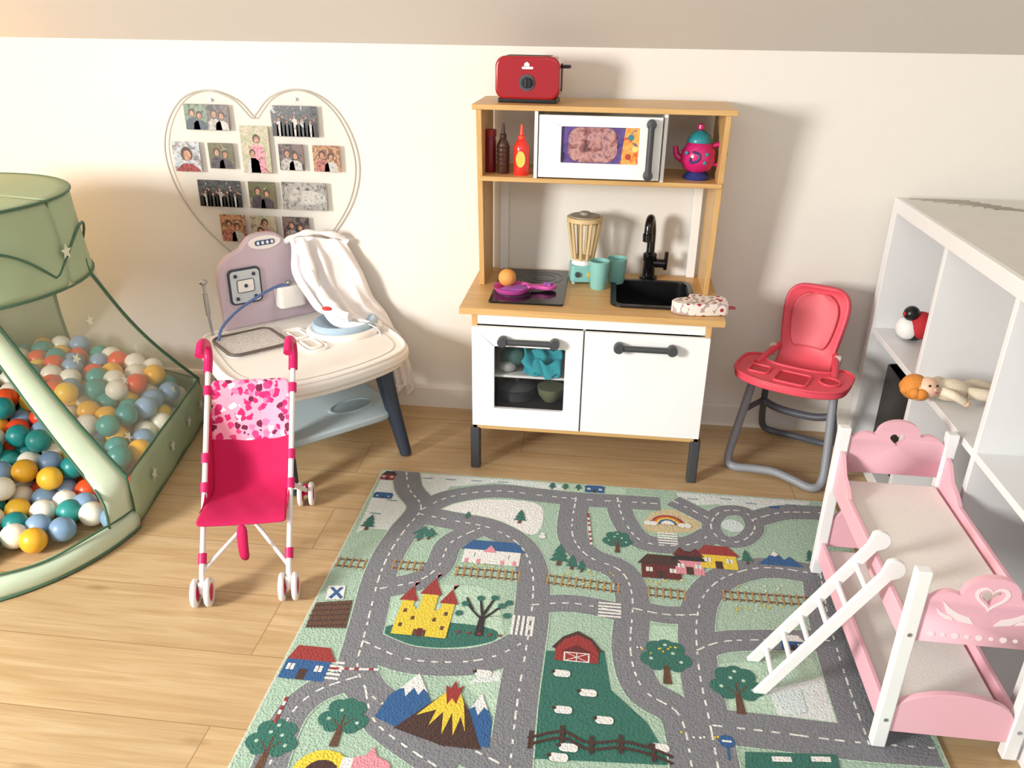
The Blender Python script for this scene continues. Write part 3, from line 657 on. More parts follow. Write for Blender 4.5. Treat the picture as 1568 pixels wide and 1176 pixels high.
M_skin = ramp_mat("photo_skin", [(120, 80, 62), (184, 134, 108), (208, 162, 136)], 130, .4); M_hair = ramp_mat("photo_hair", [(30, 22, 18), (80, 54, 40), (40, 30, 26)], 120, .4)
wht = ramp_mat("photo_white", [(120, 118, 118), (196, 194, 190), (160, 158, 156)], 100, .4)
for i, (x0, x1, z0, z1, k) in enumerate(photos):
    bg = ramp_mat("photo_bg_%d" % k, pal[k], 42, .35, detail=6, distort=1.0); cl = ramp_mat("photo_cloth_%d" % k, [tuple(int(q*.4) for q in clo[k]), clo[k], tuple(min(255, int(q*1.15)) for q in clo[k])], 110, .35)
    box(H, "photo_%d" % i, x0, x1, -.0085, -.0062, z0, z1, bg, bevel=0)
    wd, hh = x1-x0, z1-z0; yy = -.0087
    def fig(cx, cz, s, cmat, j, h=M_hair):
        zb = z0+.001; lo_, hi_ = max(x0, cx-s), min(x1, cx+s)
        body = [(lo_, zb), (hi_, zb), (min(x1, cx+s*.85), max(zb+.001, cz-s*1.0)), (min(x1, cx+s*.35), max(zb+.0015, cz-s*.62)), (max(x0, cx-s*.35), max(zb+.0015, cz-s*.62)), (max(x0, cx-s*.85), max(zb+.001, cz-s*1.0))]
        prism(H, "p%d_body_%d" % (i, j), body, 'xz', yy-.0002, yy, cmat)
        prism(H, "p%d_hair_%d" % (i, j), circ(cx, cz+s*.08, s*.46, 14, s*.54), 'xz', yy-.0004-.00003*j, yy-.0002, h)
        prism(H, "p%d_face_%d" % (i, j), circ(cx+s*.04, cz-s*.06, s*.30, 14, s*.40), 'xz', yy-.0006-.00003*j, yy-.0004, M_skin)
    if k == 2:
        for j in range(11): fig(x0+wd*(.08+.085*j), z0+hh*(.48+.26*((j*4) % 3)/3), .0095, [cl, wht, cl, bg][j % 4], j)
    elif k == 7:
        prism(H, "p%d_baby" % i, [(q.x, q.z) for q in spline([(x0+wd*.2, 0, z0+hh*.25), (x0+wd*.6, 0, z0+hh*.2), (x1-wd*.05, 0, z0+hh*.3), (x1-wd*.08, 0, z0+hh*.6), (x0+wd*.6, 0, z0+hh*.72), (x0+wd*.3, 0, z0+hh*.6)], 4, True)], 'xz', yy-.0003, yy, wht)
        prism(H, "p%d_babyhead" % i, circ(x0+wd*.3, z0+hh*.5, wd*.15, 18, hh*.27), 'xz', yy-.0005, yy-.0003, ramp_mat("photo_bwskin", [(120, 116, 112), (176, 170, 166), (200, 196, 194)], 60, .4))
        prism(H, "p%d_blanket" % i, [(x0, z0), (x1, z0), (x1, z0+hh*.3), (x0+wd*.5, z0+hh*.15), (x0, z0+hh*.4)], 'xz', yy-.0007, yy-.0005, cl)
    elif k == 4: fig((x0+x1)/2, z0+hh*.56, .042, cl, 0)
    elif k == 3: fig((x0+x1)/2+.005, z0+hh*.72, .026, cl, 0); fig((x0+x1)/2-.012, z0+hh*.42, .022, wht, 1)
    else: fig(x0+wd*.33, z0+hh*.64, .023, cl, 0); fig(x0+wd*.66, z0+hh*.56, .022, wht if k in (1, 6) else cl, 1)

# ------------------------------------------------------------ bookshelf
B = empty("cube_bookshelf")
SX0, SX1 = 1.204, 1.585; Y0 = -.055; N = 4; pitch = .387
ys = [Y0-.03-i*pitch for i in range(N+1)]; Yend = ys[-1]-.03
M_shelf = mat("shelf_white", (238, 239, 240), .35)
box(B, "top", SX0, SX1, Yend, Y0, .748, .786, M_shelf)
box(B, "worn_shaded_top", SX0+.012, SX1-.006, Yend+.008, Y0-.006, .786, .7864, mat("worn_shaded_white", (208, 204, 198), .3, var=.10, vscale=9), bevel=0)  # wear mottling, with the grey of grazing light put into the top's colour
box(B, "bottom", SX0, SX1, Yend, Y0, .0, .038, M_shelf)
box(B, "end_far", SX0, SX1, Y0-.038, Y0, .038, .748, M_shelf); box(B, "end_near", SX0, SX1, Yend, Yend+.038, .038, .748, M_shelf)
for i in range(1, N): box(B, "divider_%d" % i, SX0+.002, SX1, ys[i]-.009, ys[i]+.009, .038, .748, M_shelf)
for i in range(N): box(B, "mid_shelf_%d" % i, SX0+.002, SX1, (ys[i+1]+.009) if i < N-1 else Yend+.038, (ys[i]-.009) if i else Y0-.038, .385, .403, M_shelf)
box(B, "back_panel", SX1, SX1+.004, Yend, Y0, .0, .786, M_shelf)
M_worn = mat("worn_edge", (130, 120, 110), .6)
for i in range(8): tube(B, "wear_%d" % i, [(1.235+.028*i, -.078-.016*i, .7866), (1.33+.014*i, -.074-.015*i, .7866), (1.40+.02*i, -.078-.019*i, .7866)], .0010, M_worn, seg=6)
E = empty("black_toy_bin", (1.36, -.27, .038))
prism(E, "bin_shell", rrect(-.11, .13, -.13, .13, .02), 'xy', .0, .27, M_black, holes=[rrect(-.105, .125, -.125, .125, .018)], bevel=.002)
box(E, "bin_floor", -.105, .125, -.125, .125, 0, .008, M_black)
E = empty("plush_ladybug", (1.285, -.19, .4045))
ball(E, "body", (0, 0, .042), .042, M_black); ball(E, "belly", (-.018, -.008, .04), .034, M_white); ball(E, "red_shell", (.012, -.012, .05), .040, mat("plush_red", (190, 40, 50), .8))
ball(E, "head", (-.02, -.015, .085), .022, M_black); ball(E, "nose", (-.040, -.02, .085), .006, mat("plush_red", (190, 40, 50), .8))
E = empty("baby_doll", (1.165, -.615, .4045), radians(6))
M_dsk = mat("doll_skin", (240, 200, 172), .5); M_dcl = mat("doll_cream_suit", (240, 226, 202), .85, bump=.3); M_dh = mat("doll_hair", (218, 140, 58), .7, bump=.6, bscale=120)
ball(E, "head", (0, 0, .032), .032, M_dsk, sc=(1.05, .95, .95)); ball(E, "hair", (-.010, .006, .034), .033, M_dh, sc=(1.0, 1.0, .95))
for i, (a, b) in enumerate([(-.024, .024), (-.032, .0), (-.022, -.024), (.0, .03), (-.008, -.03)]): ball(E, "curl_%d" % i, (a, b, .03), .014, M_dh)
ball(E, "face", (.012, -.012, .040), .026, M_dsk)
for s_ in (-1, 1): ball(E, "eye_%d" % s_, (.014+.009*s_, -.033, .054), .003, M_black)
ball(E, "nose", (.018, -.038, .046), .003, M_dsk); ball(E, "mouth", (.022, -.036, .038), .0028, mat("doll_lips", (210, 90, 96), .5), sc=(1.6, 1, .7))
ball(E, "torso", (.075, .0, .030), .03, M_dcl, sc=(1.6, .95, .9))
tube(E, "arm_left", [(.045, -.02, .035), (.06, -.045, .035), (.085, -.05, .022)], lambda t: .012-.003*t, M_dcl); ball(E, "hand_left", (.092, -.05, .018), .009, M_dsk)
tube(E, "arm_right", [(.045, .02, .035), (.065, .045, .035), (.095, .045, .022)], lambda t: .012-.003*t, M_dcl); ball(E, "hand_right", (.102, .044, .018), .009, M_dsk)
tube(E, "leg_left", [(.11, -.014, .028), (.15, -.03, .03), (.185, -.02, .016)], lambda t: .016-.004*t, M_dcl)
tube(E, "leg_right", [(.11, .014, .028), (.155, .028, .032), (.20, .03, .016)], lambda t: .016-.004*t, M_dcl)
M_pshoe = mat("doll_shoe", (232, 96, 140), .5)
ball(E, "shoe_left", (.195, -.02, .020), .014, M_pshoe, sc=(1, .8, 1.4)); ball(E, "shoe_right", (.212, .03, .020), .014, M_pshoe, sc=(1, .8, 1.4))

# ------------------------------------------------------------ doll bunk bed (stands on the rug)
D = empty("doll_bunk_bed", (0, 0, .009))
M_bp = mat("bed_pink", (246, 190, 204), .4); M_bw = mat("bed_white", (246, 246, 246), .4); M_fab = mat("bed_mattress", (246, 240, 235), .9, bump=.2)
bx0, bx1, by0, by1 = .952, 1.184, -1.315, -.795
for n, x, y in (("far_left", bx0, by1), ("far_right", bx1, by1), ("near_left", bx0, by0), ("near_right", bx1, by0)):
    box(D, "post_"+n, x-.013, x+.013, y-.011, y+.011, 0, .402, M_bw, bevel=.003)
def hearth(cx, cz, s):
    P = []
    for i in range(28):
        t = 2*pi*i/28; P.append((cx+s*16*sin(t)**3/17, cz+s*(13*cos(t)-5*cos(2*t)-2*cos(3*t)-cos(4*t))/17))
    return P
def hump(x0, x1, zb, ze, zt):
    P = [(x0, zb), (x1, zb), (x1, ze)]
    xm = (x0+x1)/2; w_ = (x1-x0)
    for i in range(0, 7): t = i/6; P.append((x1-w_*.26*t, ze+(zt-ze)*.42*sin(t*pi*.72)))
    for i in range(0, 13): t = pi*i/12; P.append((xm+w_*.22*cos(t), ze+(zt-ze)*(.42+.58*sin(t))))
    for i in range(6, -1, -1): t = i/6; P.append((x0+w_*.26*t, ze+(zt-ze)*.42*sin(t*pi*.72)))
    P.append((x0, ze)); return P
XL, XR = bx0+.012, bx1-.012
prism(D, "headboard_upper_far", hump(XL, XR, .290, .370, .425), 'xz', by1-.006, by1+.006, M_bp, holes=[hearth((XL+XR)/2, .380, .018)], bevel=.001)
prism(D, "headboard_upper_near", hump(XL, XR, .255, .338, .398), 'xz', by0-.006, by0+.006, M_bp, holes=[hearth((XL+XR)/2, .358, .018)], bevel=.001)
def archb(x0, x1, zb, ze, zt, n=16):
    return [(x0, zb), (x1, zb)]+[((x0+x1)/2+(x1-x0)/2*cos(pi*i/n), ze+(zt-ze)*sin(pi*i/n)) for i in range(n+1)]
prism(D, "headboard_lower_far", archb(XL, XR, .08, .14, .205), 'xz', by1-.006, by1+.006, M_bp, bevel=.001)
prism(D, "headboard_lower_near", archb(XL, XR, .038, .088, .138), 'xz', by0-.006, by0+.006, M_bp, bevel=.001)
M_st = mat("stencil_white", (252, 234, 238), .4)
xm = (XL+XR)/2
prism(D, "stencil_heart", hearth(xm, .358, .030), 'xz', by0-.0068, by0-.006, M_st, holes=[hearth(xm, .358, .023)])
for s_ in (-1, 1):
    for j, (k_, ox, oz) in enumerate(((1, .016, .300), (.55, .050, .305))):
        prism(D, "stencil_swirl_%d_%d" % (s_, j), [(xm+s_*(ox+a*k_), oz+b*k_) for a, b in ((0, 0), (.026, .004), (.048, .020), (.060, .046), (.044, .030), (.028, .020), (.010, .014))], 'xz', by0-.0068, by0-.006, M_st)
for i in range(9): prism(D, "stencil_dot_%d" % i, circ(XL+.025+i*(XR-XL-.05)/8, .272, .004 if i % 2 else .006, 10), 'xz', by0-.0068, by0-.006, M_st)
for lv, z0, z1 in (("upper", .238, .285), ("lower", .040, .092)):
    for n, x in (("left", bx0-.004), ("right", bx1-.006)): box(D, "rail_%s_%s" % (lv, n), x, x+.010, by0+.01, by1-.01, z0, z1, M_bp, bevel=.002)
    box(D, "slat_base_"+lv, XL-.004, XR+.004, by0+.006, by1-.006, z0+.008, z0+.014, M_bw)
    prism(D, "mattress_"+lv, rrect(XL+.0, XR-.0, by0+.010, by1-.010, .01), 'xy', z0+.014, z0+.032, M_fab, bevel=.005, seg=3)
for n, x in (("left", bx0-.004), ("right", bx1-.006)):
    prism(D, "guard_"+n, [(by1-.01, .285), (by1-.01, .345), (by1-.03, .34), (by1-.06, .31), (by1-.10, .298), (by1-.12, .285)], 'yz', x, x+.010, M_bp, bevel=.001)
for n, x, y in (("a", bx0, by0), ("b", bx1, by0)):
    for z in (.07, .27): lathe(D, "bolt_%s_%d" % (n, z*100), [(.004, -.0125), (.004, -.0105), (.0001, -.0105)], (x, by0, z), M_metal, axis='y', seg=10)
# ladder
Lx0, Lx1, Lz = .752, .937, .308
for n, y in (("front", -1.215), ("back", -1.125)):
    d = Vector((Lx1-Lx0, 0, Lz)).normalized(); nn = Vector((-d.z, 0, d.x))
    a = Vector((Lx0, y, 0)); b = Vector((Lx1, y, Lz)); hw = .011
    tip = [(b+d*.020+Vector((cos(t)*.021, 0, sin(t)*.021))) for t in [radians(q) for q in range(-50, 150, 20)]]
    poly = [(p.x, max(p.z, 0)) for p in [a+Vector((hw*1.1, 0, 0)), b-nn*hw]+tip+[b+nn*hw*1.0, a+Vector((-hw*1.1, 0, 0))]]
    prism(D, "ladder_rail_"+n, poly, 'xz', y-.006, y+.006, M_bw, bevel=.0015)
for i in range(6):
    t = .12+i*.15; p = Vector((Lx0+(Lx1-Lx0)*t, 0, Lz*t))
    tube(D, "ladder_rung_%d" % i, [(p.x, -1.212, p.z), (p.x, -1.128, p.z)], .0055, M_bw, smoothpath=False)

# ------------------------------------------------------------ doll high chair
C = empty("doll_high_chair", (.985, -.212, 0), radians(-25))
M_cr = mat("chair_coral_red", (232, 82, 100), .42); M_cr2 = mat("chair_coral_pad", (226, 98, 110), .5); M_cg = mat("chair_grey", (146, 150, 158), .45); M_cg2 = mat("chair_dark_grey", (86, 90, 98), .45)
tube(C, "front_leg_hoop", [(-.112, -.06, .31), (-.118, -.07, .24), (-.134, -.11, .10), (-.138, -.140, .03), (-.115, -.160, .014), (-.06, -.150, .018), (0, -.145, .024), (.06, -.150, .018), (.115, -.160, .014), (.138, -.140, .03), (.134, -.11, .10), (.118, -.07, .24), (.112, -.06, .31)], .0125, M_cg, k=6)
tube(C, "rear_leg_hoop", [(-.09, .0, .30), (-.10, .045, .2), (-.112, .11, .07), (-.105, .135, .02), (-.07, .14, .012), (0, .13, .018), (.07, .14, .012), (.105, .135, .02), (.112, .11, .07), (.10, .045, .2), (.09, .0, .30)], .0105, M_cg2, k=6)
tube(C, "cross_brace", [(-.108, .06, .15), (-.05, .065, .130), (.05, .065, .130), (.108, .06, .15)], .012, M_cg2)
for s_ in (-1, 1):
    tube(C, "side_link_%d" % s_, [(s_*.126, -.088, .17), (s_*.108, .07, .145)], .009, M_cg2, smoothpath=False)
rows = []
for (y, z, hw, bow) in [(-.07, .290, .070, .0), (-.04, .286, .080, 0), (.0, .284, .084, .0), (.035, .295, .082, .006), (.055, .33, .078, .014), (.066, .38, .084, .020), (.078, .43, .091, .022), (.088, .47, .094, .020), (.096, .503, .090, .016), (.100, .522, .074, .010), (.101, .530, .050, .004)]:
    n = 9; rows.append([(hw*(2*j/(n-1)-1), y+bow*(1-(2*j/(n-1)-1)**2), z) for j in range(n)])
grid_surface(C, "seat_shell", rows, M_cr, solid=.014, sub=2)
rows = []
for (y, z, hw) in [(.052, .352, .045), (.062, .38, .058), (.073, .43, .066), (.082, .47, .067), (.089, .497, .054), (.092, .508, .030)]:
    n = 7; rows.append([(hw*(2*j/(n-1)-1), y-.006+.018*(1-(.75*(2*j/(n-1)-1))**2), z) for j in range(n)])
grid_surface(C, "back_pad", rows, M_cr2, solid=.010, sub=2)
for s_ in (-1, 1):
    tube(C, "tray_arm_%d" % s_, [(s_*.082, .055, .345), (s_*.095, .0, .338), (s_*.110, -.08, .325)], .010, M_cr)
    lathe(C, "hinge_%d" % s_, [(.0001, -.010), (.018, -.009), (.020, 0), (.018, .009), (.0001, .010)], (s_*.094, .035, .335), mat("hinge_beige", (220, 206, 200), .5), axis='x', seg=18)
    tube(C, "leg_socket_%d" % s_, [(s_*.112, -.058, .325), (s_*.114, -.065, .275)], .017, M_cr, smoothpath=False)
tr = spline([(-.150, -.03, 0), (-.158, -.09, 0), (-.145, -.165, 0), (-.08, -.205, 0), (0, -.214, 0), (.08, -.205, 0), (.145, -.165, 0), (.158, -.09, 0), (.150, -.03, 0), (.115, -.01, 0), (.095, -.045, 0), (.055, -.062, 0), (0, -.066, 0), (-.055, -.062, 0), (-.095, -.045, 0), (-.115, -.01, 0)], 5, True)
TRP = [(p.x, p.y) for p in tr]
prism(C, "tray", TRP, 'xy', .306, .328, M_cr, holes=[], bevel=.006, seg=3)
M_crd = mat("tray_recess_red", (196, 46, 62), .45)
def trayrim(name, P):
    prism(C, name+"_recess", P, 'xy', .3278, .3288, M_crd); tube(C, name+"_rim", [(a, b, .330) for a, b in P], .0038, M_cr, closed=True, smoothpath=False, seg=8)
trayrim("cup_holder", circ(.105, -.115, .028, 20)); trayrim("plate", rrect(-.035, .055, -.185, -.105, .012)); trayrim("snack", rrect(-.115, -.06, -.155, -.10, .010))
tube(C, "tray_lip", [(a, b, .329) for a, b in TRP], .004, M_cr, closed=True, smoothpath=False, seg=8)

# ------------------------------------------------------------ doll stroller
S = empty("doll_stroller", (-.387, -1.076, 0), radians(14.3))
M_tubew = mat("stroller_white_tube", (240, 236, 236), .35); M_hp = mat("stroller_hot_pink", (210, 20, 100), .45); M_fabp = mat("stroller_fabric", (192, 10, 82), .85, bump=.15, bscale=500)
def fabric_pattern():
    m = mat("stroller_print", (240, 150, 180), .85); nt = m.node_tree; b = nt.nodes["Principled BSDF"]
    tc = nt.nodes.new("ShaderNodeTexCoord"); nz = nt.nodes.new("ShaderNodeTexNoise"); nz.inputs["Scale"].default_value = 50
    va = nt.nodes.new("ShaderNodeVectorMath"); va.operation = 'MULTIPLY_ADD'; va.inputs[1].default_value = (.02, .02, .02)
    nt.links.new(tc.outputs["Object"], nz.inputs["Vector"]); nt.links.new(nz.outputs["Color"], va.inputs[0]); nt.links.new(tc.outputs["Object"], va.inputs[2])
    v = nt.nodes.new("ShaderNodeTexVoronoi"); v.inputs["Scale"].default_value = 56
    nt.links.new(va.outputs[0], v.inputs["Vector"])
    cr = nt.nodes.new("ShaderNodeValToRGB"); cr.color_ramp.interpolation = 'CONSTANT'
    E_ = cr.color_ramp.elements; E_[0].color = (*s2l((206, 30, 104)), 1); E_[1].position = .3; E_[1].color = (*s2l((240, 120, 166)), 1)
    e = E_.new(.5); e.color = (*s2l((110, 20, 62)), 1); e = E_.new(.64); e.color = (*s2l((222, 60, 126)), 1); e = E_.new(.84); e.color = (*s2l((250, 214, 224)), 1)
    sp = nt.nodes.new("ShaderNodeSeparateColor"); nt.links.new(v.outputs["Color"], sp.inputs[0])
    nt.links.new(sp.outputs[0], cr.inputs[0])
    mx = nt.nodes.new("ShaderNodeMix"); mx.data_type = 'RGBA'; mx.inputs[7].default_value = (*s2l((244, 162, 188)), 1)
    cm = nt.nodes.new("ShaderNodeMath"); cm.operation = 'GREATER_THAN'; cm.inputs[1].default_value = .52
    nt.links.new(v.outputs["Distance"], cm.inputs[0]); nt.links.new(cm.outputs[0], mx.inputs[0]); nt.links.new(cr.outputs[0], mx.inputs[6])
    nt.links.new(mx.outputs[2], b.inputs["Base Color"]); return m
M_pat = fabric_pattern()
HP, HB = .097, .104
for s_, n in ((-1, "left"), (1, "right")):
    a = Vector((s_*HP, .0, .045)); b = Vector((s_*HB, .385, .445))
    tube(S, "front_pole_"+n, [a, b], .0065, M_tubew, smoothpath=False)
    tube(S, "handle_"+n, [b-Vector((0, .02, .02)), b+Vector((0, .008, .012)), b+Vector((0, .005, .045)), b+Vector((0, -.035, .062)), b+Vector((0, -.07, .045))], .0115, M_hp)
    p = a.lerp(b, .42); q = Vector((s_*.098, .40, .045))
    tube(S, "rear_leg_"+n, [p, q], .006, M_tubew, smoothpath=False)
    for t_ in (.12, .42, .55, .86): c_ = a.lerp(b, t_); tube(S, "joint_%s_%d" % (n, t_*100), [c_-(b-a).normalized()*.012, c_+(b-a).normalized()*.012], .010, M_hp, smoothpath=False)
    for wn, wy in (("front", 0), ("rear", .40)):
        cx = s_*.097
        tube(S, "fork_%s_%s" % (wn, n), [(cx, wy, .033), (cx, wy, .06)], .0075, M_hp if wn == "rear" else M_tubew, smoothpath=False)
        tube(S, "axle_%s_%s" % (wn, n), [(cx-.016, wy, .033), (cx+.016, wy, .033)], .004, M_hp, smoothpath=False)
        for k_, off in enumerate((-.015, .015)):
            lathe(S, "wheel_%s_%s_%d" % (wn, n, k_), [(.021, -.006), (.030, -.006), (.033, -.003), (.033, .003), (.030, .006), (.021, .006), (.021, -.006)], (cx+off, wy, .033), M_tubew, axis='x', seg=28)
            lathe(S, "hub_%s_%s_%d" % (wn, n, k_), [(.0001, -.0065), (.012, -.006), (.022, -.004), (.022, .004), (.012, .006), (.0001, .0065)], (cx+off, wy, .033), mat("hub_pink", (200, 30, 84), .4), axis='x', seg=24)
tube(S, "cross_brace_1", [(-.097, .03, .07), (.0, .13, .135), (.097, .22, .19)], .005, M_tubew, smoothpath=False)
tube(S, "cross_brace_2", [(.097, .03, .07), (.0, .14, .140), (-.097, .22, .19)], .005, M_tubew, smoothpath=False)
tube(S, "rear_brace", [(-.098, .39, .06), (.098, .39, .06)], .004, M_tubew, smoothpath=False)
rows = []; prof = [(.345, .412, .096, .004), (.325, .375, .094, .012), (.300, .335, .094, .020), (.275, .285, .096, .026), (.252, .235, .096, .028), (.225, .195, .092, .030), (.18, .185, .088, .020), (.13, .188, .092, .014), (.085, .192, .098, .010), (.055, .190, .100, .008), (.045, .182, .100, .006)]
for y, z, hw, sag in prof:
    n = 9; rows.append([(hw*(2*j/(n-1)-1), y+sag*(1-(2*j/(n-1)-1)**2)*.7, z-sag*(1-(2*j/(n-1)-1)**2)*.7+.004*sin(j*2.1+y*60)*(1 if .06 < y < .33 else 0)) for j in range(n)])
grid_surface(S, "seat_fabric", rows, M_fabp, solid=.003, mats=[M_pat, M_fabp], rowmat=[0, 0, 0]+[1]*7, sub=2)
for s_ in (-1, 1):
    rr_ = []
    for (y, z, hw, sag) in prof[2:9]:
        pz = .045+(y/.385)*.40
        rr_.append([(s_*hw, y, z), (s_*(hw+.003), y, z*.5+max(z, pz)*.5), (s_*HP, y, max(z, pz))])
    grid_surface(S, "seat_side_%d" % s_, rr_, M_fabp, solid=.002, sub=1)
grid_surface(S, "foot_strap", [[(-.012, .050, .180), (.012, .050, .180)], [(-.012, .036, .15), (.012, .036, .15)], [(-.011, .03, .115), (.011, .03, .115)], [(-.011, .04, .085), (.011, .04, .085)]], M_fabp, solid=.003)

# ------------------------------------------------------------ doll nursery play centre
NUR = empty("doll_nursery_table", (-.67, -.13, 0), radians(45))   # local +x across, local -y to the front
M_nw = mat("nursery_white", (246, 242, 236), .35); M_mauve = mat("nursery_mauve", (206, 188, 200), .5); M_nb = mat("nursery_navy", (52, 62, 80), .45); M_pb = mat("nursery_pale_blue", (178, 202, 222), .4)
M_psh = mat("nursery_shelf_blue", (186, 204, 212), .45)
out_ = spline([(-.17, .01, 0), (.17, .01, 0), (.250, -.05, 0), (.270, -.2, 0), (.262, -.38, 0), (.215, -.48, 0), (.08, -.525, 0), (-.10, -.535, 0), (-.235, -.495, 0), (-.290, -.38, 0), (-.282, -.2, 0), (-.255, -.05, 0)], 5, True)
OP = [(p.x, p.y) for p in out_]
prism(NUR, "table_top", OP, 'xy', .300, .334, M_nw, bevel=.012, seg=4)
def scale2(P, k, cy=-.26): return [(a*k, cy+(b-cy)*k) for a, b in P]
prism(NUR, "table_skirt", scale2(OP, .94), 'xy', .282, .302, M_nw, bevel=.006)
tube(NUR, "table_lip", [(a, b, .335) for a, b in scale2(OP, .96)], .006, M_nw, closed=True, smoothpath=False, seg=8)
def pad(name, P, m, h=.004, rim=None, z=.334):
    prism(NUR, name, P, 'xy', z-.001, z+h, m, bevel=.0015)
    if rim: tube(NUR, name+"_rim", [(a, b, z+h) for a, b in P], .005, rim, closed=True, smoothpath=False, seg=8)
M_stone = ramp_mat("mat_speckled_grey", [(176, 172, 170), (196, 192, 190), (222, 220, 218)], 220, .7)
pad("changing_mat", rrect(-.225, -.045, -.245, -.075, .03), M_stone, .010, mat("mat_rim_taupe", (96, 86, 80), .5))
M_ncr = mat("nursery_cream", (224, 220, 210), .45)
pad("soap_tray", rrect(-.025, .040, -.33, -.12, .02), M_ncr, .002, M_nw)
pad("soap_tray_small", rrect(-.012, .028, -.21, -.14, .012), M_ncr, .004, M_nw)
pad("bottle_slot", rrect(-.012, .028, -.31, -.235, .012), M_ncr, .004, M_nw)
lathe(NUR, "bath_basin", [(.0001, .342), (.05, .344), (.074, .352), (.090, .366), (.097, .370), (.104, .364), (.100, .336)], (.150, -.215, 0), M_pb, sy=.84)
tube(NUR, "basin_surround", [(.150+.110*cos(a), -.215+.095*sin(a), .340) for a in [i*pi/8 for i in range(16)]], .012, M_nw, closed=True, k=2)
tube(NUR, "rim_groove", [(a, b, .3345) for a, b in scale2(OP, .86)], .0015, mat("groove_grey", (190, 186, 180), .5), closed=True, smoothpath=False, seg=6)
for n, x, y, fx, fy in (("front_right", .160, -.42, .185, -.500), ("front_left", -.17, -.42, -.19, -.505), ("rear_right", .19, -.05, .21, -.03), ("rear_left", -.19, -.05, -.21, -.03)):
    tube(NUR, "leg_"+n, [(x, y, .290), (x*.6+fx*.4, y*.6+fy*.4, .16), (fx, fy, .0)], lambda t: .038-.016*t, M_nb, flat=.75, seg=12, k=4)
shp = rrect(-.22, .20, -.47, -.06, .08)
prism(NUR, "lower_shelf", shp, 'xy', .118, .142, M_psh, bevel=.008, holes=[], seg=3)
prism(NUR, "shelf_recess_rim", circ(.08, -.36, .075, 28, .045), 'xy', .1415, .147, M_psh, holes=[circ(.08, -.36, .066, 28, .037)], bevel=.001)
prism(NUR, "shelf_recess", circ(.08, -.36, .066, 28, .037), 'xy', .1415, .1425, mat("recess_blue", (156, 174, 184), .5))
pp = [(-.155, .334), (.155, .334), (.158, .48), (.150, .53), (.120, .565), (.08, .582), (.062, .600), (.04, .618), (0, .624), (-.04, .618), (-.062, .600), (-.08, .582), (-.120, .565), (-.150, .53), (-.158, .48)]
ps = [(p.x, p.z) for p in spline([(a, 0, b) for a, b in pp[2:]], 4)]
prism(NUR, "back_panel", [pp[0], pp[1]]+ps, 'xz', -.012, .018, M_mauve, bevel=.006, seg=3)
prism(NUR, "title_plate", circ(0, .596, .052, 30, .021), 'xz', -.0155, -.011, M_nw, bevel=.001)
prism(NUR, "title_text_band", rrect(-.032, .032, .588, .604, .007), 'xz', -.0165, -.0155, mat("title_blue", (58, 84, 130), .5))
for i in range(4): prism(NUR, "title_letter_%d" % i, circ(-.022+.015*i, .596, .0045, 10, .0055), 'xz', -.0172, -.0165, M_white)
prism(NUR, "control_panel_frame", rrect(-.130, -.026, .413, .527, .016), 'xz', -.020, -.011, M_nb, bevel=.003)
prism(NUR, "control_panel", rrect(-.124, -.032, .419, .521, .012), 'xz', -.0215, -.019, mat("control_grey", (204, 212, 216), .5), bevel=.001)
prism(NUR, "control_screen", rrect(-.105, -.052, .452, .492, .006), 'xz', -.0225, -.0215, M_nw)
tube(NUR, "screen_outline", [(a, -.0225, b) for a, b in rrect(-.105, -.052, .452, .492, .006)], .0012, M_nb, closed=True, smoothpath=False, seg=6)
for i, (x, z) in enumerate([(-.108, .506), (-.050, .506), (-.108, .434), (-.050, .434), (-.078, .472)]):
    lathe(NUR, "control_knob_%d" % i, [(.006, -.0225), (.005, -.026), (.0001, -.026)], (x, 0, z), M_nb, axis='y', seg=14)
prism(NUR, "dispenser", rrect(.01, .10, -.062, -.012, .015), 'xy', .385, .455, M_nw, bevel=.005)
ball(NUR, "dispenser_button", (.055, -.035, .460), .010, M_metal)
tube(NUR, "shower_hose", [(-.21, -.10, .34), (-.19, -.09, .38), (-.12, -.06, .415), (-.04, -.05, .445), (.02, -.045, .46), (.05, -.05, .455)], .0045, mat("hose_blue", (86, 110, 160), .5))
tube(NUR, "shower_stand", [(-.20, -.02, .335), (-.205, -.02, .43), (-.205, -.02, .50)], .004, M_metal)
ball(NUR, "shower_head", (-.205, -.02, .505), .012, M_metal, sc=(1, 1, .7))
tube(NUR, "stand_collar", [(-.204, -.02, .40), (-.205, -.02, .47)], .007, M_metal, smoothpath=False)

# ------------------------------------------------------------ white cape draped over the right of the nursery
G = empty("white_doll_cape")
M_cl = mat("white_cotton", (242, 239, 240), .9, bump=.15, bscale=300)
cr_ = [((-.606, -.088, .598), (-.525, -.066, .602), (-.436, -.034, .584)),
       ((-.592, -.110, .540), (-.490, -.088, .535), (-.400, -.034, .532)),
       ((-.560, -.132, .455), (-.455, -.105, .455), (-.357, -.034, .464)),
       ((-.512, -.158, .385), (-.410, -.125, .385), (-.325, -.038, .396)),
       ((-.415, -.185, .372), (-.350, -.135, .350), (-.286, -.042, .330)),
       ((-.315, -.195, .350), (-.280, -.125, .305), (-.255, -.048, .250)),
       ((-.270, -.185, .255), (-.255, -.115, .215), (-.240, -.048, .170)),
       ((-.268, -.170, .150), (-.250, -.110, .120), (-.228, -.048, .075))]
rows = []
L_ = [spline([r[q] for r in cr_], 5) for q in range(3)]
NJ = 33
